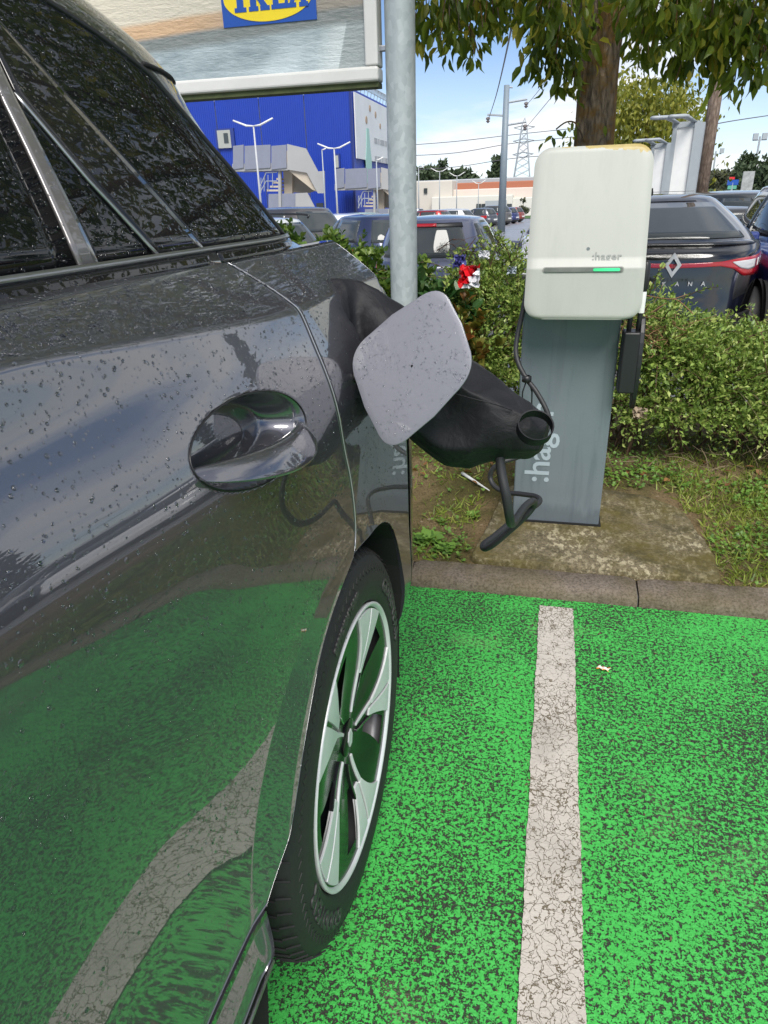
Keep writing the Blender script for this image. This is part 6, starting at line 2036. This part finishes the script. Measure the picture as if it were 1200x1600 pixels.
# ------------------------------------------------------------------ beige hall far across the car park
HY = 128.
hall = empty('warehouse', at(740, 325, HY), 'long low beige hall with a red roof edge across the car park', 'building')
ho = Vector(hall.location)
M_HALL = plain('hall_render', (.56, .52, .46), .7, scale=.15); M_HALL2 = plain('hall_cream', (.62, .60, .54), .7, scale=.15); M_TILE = plain('red_roof_edge', (.36, .13, .07), .7)
def hall_block(name, u0, u1, v0, v1, y0, y1, mat, tilt=-.031):
    a = at(u0, v0, y0); c = at(u1, v1, y0)
    zt = a.z - 0; zb = c.z - 3.0
    b = MB(); b.box(Vector(((a.x + c.x) / 2, (y0 + y1) / 2, (zt + zb) / 2)) - ho, (c.x - a.x, y1 - y0, zt - zb)); return b.build(name, mat, hall, bevel=.15, seg=2)
hall_block('main_wall', 560, 900, 292, 330, HY + 8, HY + 40, M_HALL2)
hall_block('roof_edge', 690, 905, 287, 292, HY + 7.5, HY + 40, M_TILE)
hall_block('roof', 640, 905, 283, 287.5, HY + 9, HY + 42, M_STEEL)
hall_block('left_wing', 560, 706, 287, 330, HY + 2, HY + 12, M_HALL)
hall_block('middle_wing', 692, 905, 297, 330, HY + 4, HY + 10, plain('hall_pink', (.60, .51, .45), .7, scale=.15))
hall_block('low_wing', 674, 800, 308, 330, HY, HY + 5, M_HALL2)
hall_block('low_wing', 800, 905, 309, 330, HY + 1, HY + 5, plain('hall_pale', (.60, .585, .53), .7, scale=.15))
a = at(665, 298, HY + 1.8)
b = MB(); b.box(a - ho, (.62, .1, .78)); b.build('window', M_DARKGL, hall)
b = MB(); b.box(at(775, 319, HY - .3) - ho, (3.6, .2, 1.1)); b.build('canopy', M_STEEL, hall)
b = MB()
for k in range(7): b.box(at(748 + k * 8, 323, HY - .12) - ho, (.8, .1, .9))
b.build('shop_window', M_DARKGL, hall)
# poles, pylon and wires
up = at(784, 322, 48.); top_ = at(790, 133, 48.); uz = lot_z(48.)
upo = empty('utility_pole', (up.x + .02, 48., uz), 'tall grey utility pole with three side arms before the beige hall', 'pole')
hP = top_.z - uz
b = MB(); b.tube([(0, 0, 0), (0, 0, hP)], [.26, .17], 10); b.build('mast', plain('pole_grey', (.19, .235, .27), .5), upo, smooth=True)
arms = []
for v, du in ((161, 26), (181, -23), (196, 26)):
    z = at(788, v, 48.).z - uz; k = du * 48 / FPX * 1.06
    b = MB(); b.tube([(0, 0, z), (k, 0, z + .12)], .06, 5); b.build('arm', M_STEEL, upo)
    b = MB(); b.lathe([(.02, 0), (.13, -.05), (.13, -.14), (.05, -.18), (.13, -.24), (.02, -.34)], 10, 'z', (k * .96, 0, z)); b.build('insulator', plain('insulator_brown', (.20, .17, .16), .3), upo)
    arms.append(Vector((upo.location.x + k * .96, 48., uz + z - .2)))
b = MB(); b.tube([(0, 0, hP - .1), (.35, 0, hP - .15)], .05, 5); b.build('arm', M_STEEL, upo)
pyp = at(815, 284, 230.); py0 = lot_z(200) - .5
pyl = empty('pylon', (pyp.x, 230., py0), 'lattice steel pylon standing far off beside the utility pole', 'pylon')
pt = at(818, 184, 230.).z - py0
b = MB()
def wd_(z): return 3.0 * (1 - z / pt) ** 1.1 + .55 if z < pt * .93 else .25
nz = 13
for i in range(nz):
    z0_, z1_ = pt * i / nz, pt * (i + 1) / nz
    w0, w1 = wd_(z0_), (wd_(z1_) if i < nz - 1 else .05)
    cs_ = [(-1, -1), (1, -1), (1, 1), (-1, 1)]
    for k in range(4):
        a, c = cs_[k], cs_[(k + 1) % 4]
        b.tube([(a[0] * w0, a[1] * w0, z0_), (a[0] * w1, a[1] * w1, z1_)], .13, 4)
        b.tube([(a[0] * w0, a[1] * w0, z0_), (c[0] * w1, c[1] * w1, z1_)], .07, 3)
        b.tube([(c[0] * w0, c[1] * w0, z0_), (a[0] * w1, a[1] * w1, z1_)], .07, 3)
b.build('lattice', M_STEEL, pyl)
for v, wv in ((199, 14), (220, 14), (241, 14)):
    z = at(816, v, 230.).z - py0; k = wv * 230 / FPX
    b = MB(); b.tube([(-k, 0, z), (0, 0, z + .5), (k, 0, z)], .14, 4); b.tube([(-k, 0, z), (0, 0, z - .8), (k, 0, z)], .10, 4); b.build('arm', M_STEEL, pyl)
M_WIRE = plain('wire', (.10, .10, .11), .5)
def wire(pts, r, label):
    b = MB(); b.tube(spline(pts, 8), r, 4); tag(b.build('power_line', M_WIRE), label, 'wire')
wire([arms[1], at(775, 150, 30.), at(800, 40, 14.), at(812, -60, 9.)], .018, 'power line rising from the left arm of the utility pole into the leaves')
wire([arms[0], at(850, 130, 32.), at(905, 30, 18.)], .016, 'power line running up right from the upper right arm')
wire([arms[2], at(830, 190, 40.), at(880, 130, 30.), at(990, 0, 20.)], .016, 'power line running up right from the lowest arm')
wire([at(560, 232, 230.), at(700, 222, 230.), at(816, 209, 230.), at(1000, 190, 230.)], .09, 'upper sagging cable slung from the lattice pylon')
wire([at(560, 245, 230.), at(700, 240, 230.), at(816, 222, 230.), at(1000, 205, 230.)], .09, 'middle sagging cable slung from the lattice pylon')
wire([at(560, 268, 230.), at(700, 262, 230.), at(816, 246, 230.), at(1000, 235, 230.)], .09, 'lowest sagging cable slung from the lattice pylon')
wire([at(1098, 198, 24.), at(1150, 188, 26.), at(1260, 172, 30.)], .014, 'thin cable running right from the wooden pole')
# wooden pole at the right
wp0 = at(1098, 300, 17.); wp1 = at(1133, 80, 17.)
wpo = empty('wooden_pole', (wp0.x - .03, 17., lot_z(17.)), 'brown wooden utility pole rising right of the totem signs', 'pole')
b = MB(); b.tube([(0, 0, 0), (0, 0, wp1.z - lot_z(17.) + 2.5)], [.135, .115], 12); b.build('mast', m_bark('pole_wood', (.14, .10, .075), (.30, .23, .18), amt=0., sc=.5), wpo, smooth=True)
b = MB(); b.tube([(0, 0, 6.5), (.5, 0, 6.6)], .03, 5); b.build('bracket', M_STEEL, wpo)
# totem signs with lamps over the panel
def totem(uc, vt, vb, wpx, Y, label, seed):
    p = at(uc, vt, Y); z0 = lot_z(Y); hh = p.z - z0; w = wpx * Y / FPX
    t = empty('totem_sign', (p.x, Y, z0), label, 'sign', None, rad(-14))
    tl2 = lambda x, y, z: (x, y, z)
    b = MB(); b.box((0, 0, hh / 2 + .15), (w, .10, hh - .3)); b.build('panel', M_WHITE, t)
    b = MB(); b.box((w / 2 + .10, 0, hh / 2), (.18, .22, hh)); b.build('post', M_STEEL, t)
    b = MB(); b.box((-w / 2 - .04, 0, hh / 2), (.08, .16, hh)); b.build('post', M_STEEL, t)
    b = MB(); b.box((0, 0, hh - .02), (w + .2, .16, .10)); b.build('top_rail', M_STEEL, t)
    for k, x in enumerate((-w * .42, w * .62)):
        b = MB(); b.tube([(x, -.0, hh), (x - .2, -.4, hh + .10), (x - .42, -.75, hh + .08)], [.04, .08, .07], 8, True, .5); b.build('lamp', M_STEEL, t, smooth=True)
    Mt = lambda z, s_: frame((0, -.056, z), (1, 0, 0), (0, 0, 1))
    for body_, z, s_ in (('POSTE', hh - .75, .34), ('RETRAIT', hh - 1.15, .30)) if seed else ():
        text('lettering', body_, s_ * .8, M_BGRY, t, Mt(z, s_), .004)
    b = MB()
    for k in range(3): b.box((-.05, -.055, hh * .52 - k * .2), (w * .55, .01, .07))
    b.build('printed_line', M_BGRY, t)
    b = MB(); b.box((w * .30, -.055, hh * .30), (.16, .01, .30)); b.build('printed_square', M_LYEL, t)
totem(1073, 193, 300, 20, 16.5, 'tall white totem sign with two overhead lamps behind the black coupe', 0)
totem(1033, 226, 300, 14, 21., 'smaller grey totem sign just right of the post head', 0)
# floodlight masts
for u, v, Y, lab in ((1188, 213, 90., 'floodlight mast at the right edge by the tall poplar'), (1119, 236, 110., 'twin floodlight mast beyond the wooden pole')):
    p = at(u, v, Y); z0 = lot_z(Y); m_ = empty('floodlight_mast', (p.x, Y, z0), lab, 'floodlight'); h_ = p.z - z0
    b = MB(); b.tube([(0, 0, 0), (0, 0, h_)], [.16, .10], 6); b.build('mast', M_STEEL, m_)
    for x in (-.45, .45):
        b = MB(); b.box((x * (1 if Y < 100 else 1.6), 0, h_), (.5, .3, .6)); b.build('floodlight', M_STEEL, m_)
    b = MB(); b.box((0, 0, h_ - .35), (1.4, .1, .1)); b.build('cross_bar', M_STEEL, m_)
# small shop sign among the far trees
p = at(1145, 285, 60.); sg = empty('shop_sign', (p.x, 60., lot_z(60.)), 'small blue and red sign among the far right trees', 'sign')
hh = p.z - lot_z(60.)
b = MB(); b.tube([(0, 0, 0), (0, 0, hh)], .07, 6); b.build('post', M_STEEL, sg)
b = MB(); b.box((0, 0, hh), (.75, .12, .35)); b.build('panel', M_LBLUE, sg)
b = MB(); b.box((-.1, 0, hh + .28), (.35, .12, .16)); b.build('top_panel', M_PKR, sg)
b = MB(); b.box((0, 0, hh - .33), (.6, .10, .25)); b.build('lower_panel', plain('sign_green', (.10, .35, .25), .5), sg)
p = at(1168, 284, 48.); sg = empty('hoarding', (p.x, 48., lot_z(48.)), 'grey patterned board standing before the far right trees', 'sign')
hh = p.z - lot_z(48.)
b = MB(); b.box((0, 0, hh - .1), (.62, .1, 1.3)); b.build('panel', plain('patterned_board', (.32, .33, .32), .6, var=.7, scale=6), sg)
b = MB(); b.tube([(0, .08, 0), (0, .08, hh)], .05, 6); b.build('post', M_STEEL, sg)

# ------------------------------------------------------------------ far trees
M_FAR = m_leaf('far_leaf', (.035, .060, .028), (.075, .11, .050), None, rough=.6, trans=.15)
M_WILL = m_leaf('willow_leaf', (.12, .145, .018), (.28, .29, .035), (.40, .37, .06), rough=.5, trans=.35)
M_FAR2 = m_leaf('far_bush_leaf', (.050, .060, .035), (.10, .11, .055), None, rough=.6, trans=.15)
def far_tree(name, label, u, vtop, vbase, Y, wpx, n, sz, mat, seed, shape='round', group=None, droop=0., zb=None):
    qq = np.random.default_rng(seed)
    z0 = lot_z(min(Y, 200)) if zb is None else zb
    p = at(u, vtop, Y); top = p.z; w = wpx * Y / FPX / 2
    root = empty(name, (p.x, Y, z0), label, 'tree', group)
    hgt = top - z0
    m_ = max(8, n // 60); cl_ = []
    for k in range(m_):
        t = qq.random()
        if shape == 'poplar': wz = w * (sin(pi * (.08 + .9 * t)) ** .8); zc_ = z0 + hgt * (.12 + .86 * t)
        else: wz = w * math.sqrt(max(1 - (2 * (.1 + .88 * t) - 1) ** 2, .02)); zc_ = z0 + hgt * (.22 + .74 * t)
        a = qq.random() * 2 * pi; rr = wz * qq.random() ** .5
        cl_.append((p.x + rr * cos(a), Y + rr * sin(a), zc_))
    cl_ = np.array(cl_)
    c = cl_[qq.integers(0, m_, n)]
    s_ = w * (.26 if shape != 'poplar' else .34)
    pos = c + qq.normal(size=(n, 3)) * s_ * np.array([1, 1, .8])
    pos[:, 2] = np.clip(pos[:, 2], z0 + .05, top)
    dirs = qq.normal(size=(n, 3)) + np.array([0, 0, -droop])
    V, F = leaf_cloud(LEAF_DIA, pos - np.array(root.location), dirs, qq.uniform(.6, 1.3, n) * sz, qq.uniform(0, 6, n))
    fast_mesh('crown', V, F, mat, root)
    b = MB(); b.tube([(0, 0, 0), (.05 * w, 0, hgt * .45), (0, 0, hgt * .85)], [w * .09 + .03, w * .06 + .02, .02], 7); b.build('trunk', M_BARK, root, smooth=True)
    return root
far_tree('willow_tree', 'yellow green willow behind the tree trunk and totem signs', 1018, 128, 300, 26., 150, 9000, .17, M_WILL, 1, droop=1.6)
far_tree('willow_tree', 'taller thin yellow green willow crown left of the larger totem', 992, 100, 300, 27.5, 62, 1900, .16, M_WILL, 2, droop=1.8)
far_tree('willow_tree', 'sparse yellow green willow behind the wooden pole', 1066, 135, 300, 28., 80, 1900, .16, M_WILL, 3, droop=1.8)
far_tree('leafy_tree', 'green bush between the tall totem and the wooden pole', 1085, 262, 300, 34., 40, 1500, .25, M_FAR, 4)
for i, (u, vt, Y, w, sh, lab) in enumerate([(692, 252, 260., 16, 'poplar', 'slim pair of poplars above the left of the beige hall'), (668, 266, 250., 50, 'round', 'dark round tree above the left end of the beige hall'), (722, 264, 255., 42, 'round', 'feathery trees above the middle of the beige hall'), (778, 246, 250., 14, 'poplar', 'poplar just left of the utility pole'), (772, 272, 262., 16, 'round', 'small tree peeping over the hall near the utility pole'),
                                            (1178, 228, 75., 24, 'poplar', 'tall poplar at the right beside the floodlight mast'), (1165, 262, 72., 30, 'round', 'feathery tree left of the tall poplar'), (1200, 246, 60., 40, 'round', 'green tree cut by the right edge'), (1130, 273, 80., 60, 'round', 'low grey green bushes right of the wooden pole'), (1100, 274, 95., 60, 'round', 'low hedge behind the wooden pole')]):
    far_tree('poplar_tree' if sh == 'poplar' else 'leafy_tree', lab, u, vt, 300, Y, w, 1600, .0075 * Y if sh == 'round' else .0055 * Y, M_FAR if i != 8 else M_FAR2, 40 + i, sh)
far_tree('small_tree', 'small lollipop tree before the beige hall', 818, 311, 330, 118., 13, 500, .35, M_FAR2, 70)
# far wooded skyline
qq = np.random.default_rng(6)
n = 26000; xx = qq.uniform(-420, 620, n); yy = qq.uniform(330, 380, n); prf_ = 4.2 + 1.3 * np.sin(xx * .021) + 1.2 * np.sin(xx * .057 + 2) + .9 * np.sin(xx * .13)
zz__ = -3 + qq.random(n) ** .8 * (prf_ + 3 + qq.normal(size=n) * .5)
V, F = leaf_cloud(LEAF_DIA, np.stack([xx, yy, zz__], 1), qq.normal(size=(n, 3)), qq.uniform(1.2, 2.8, n), qq.uniform(0, 6, n))
o = fast_mesh('distant_wood', V, F, M_FAR2); tag(o, 'low distant line of trees along the horizon', 'trees', kind='stuff')
# grass strip in front of the hall
sheet('grass_strip', -10, 60, 96, 124, 0, plain('lawn', (.06, .13, .025), .8, scale=.8), 4, 4, lambda x, y: lot_z(y) + .05)

# tall trees along the right of the car park, out of frame: the wet doors mirror them
for i, (x, y, h_, w_, sh) in enumerate([(19, 33, 9., 2.2, 'poplar'), (26, 38, 8., 3.2, 'round'), (33, 41, 10., 2.4, 'poplar'), (30, 27, 8., 3.0, 'round'), (38, 30, 10., 2.6, 'poplar'), (44, 26, 9., 4., 'round')]):
    qq = np.random.default_rng(200 + i); n = 900
    t = qq.random(n); z0 = lot_z(y)
    prof_w = w_ / 2 * np.sqrt(np.clip(1 - (2 * (.1 + .88 * t) - 1) ** 2, .02, 1)) if sh == 'round' else w_ / 2 * np.sin(pi * (.08 + .9 * t)) ** .8
    a = qq.random(n) * 2 * pi; rr = prof_w * qq.random(n) ** .5
    root = empty('poplar_tree' if sh == 'poplar' else 'leafy_tree', (x, y, z0), 'tree number %d along the right side of the car park' % (i + 1), 'tree', 'trees along the right of the car park')
    root['label'] = 'tree along the right side of the car park, outside the picture'
    V, F = leaf_cloud(LEAF_DIA, np.stack([rr * np.cos(a), rr * np.sin(a), h_ * (.15 + .85 * t)], 1), qq.normal(size=(n, 3)), qq.uniform(.4, .8, n), qq.uniform(0, 6, n))
    fast_mesh('crown', V, F, M_FAR, root)
    b = MB(); b.tube([(0, 0, 0), (0, 0, h_ * .6)], [.2, .08], 6); b.build('trunk', M_BARK, root)
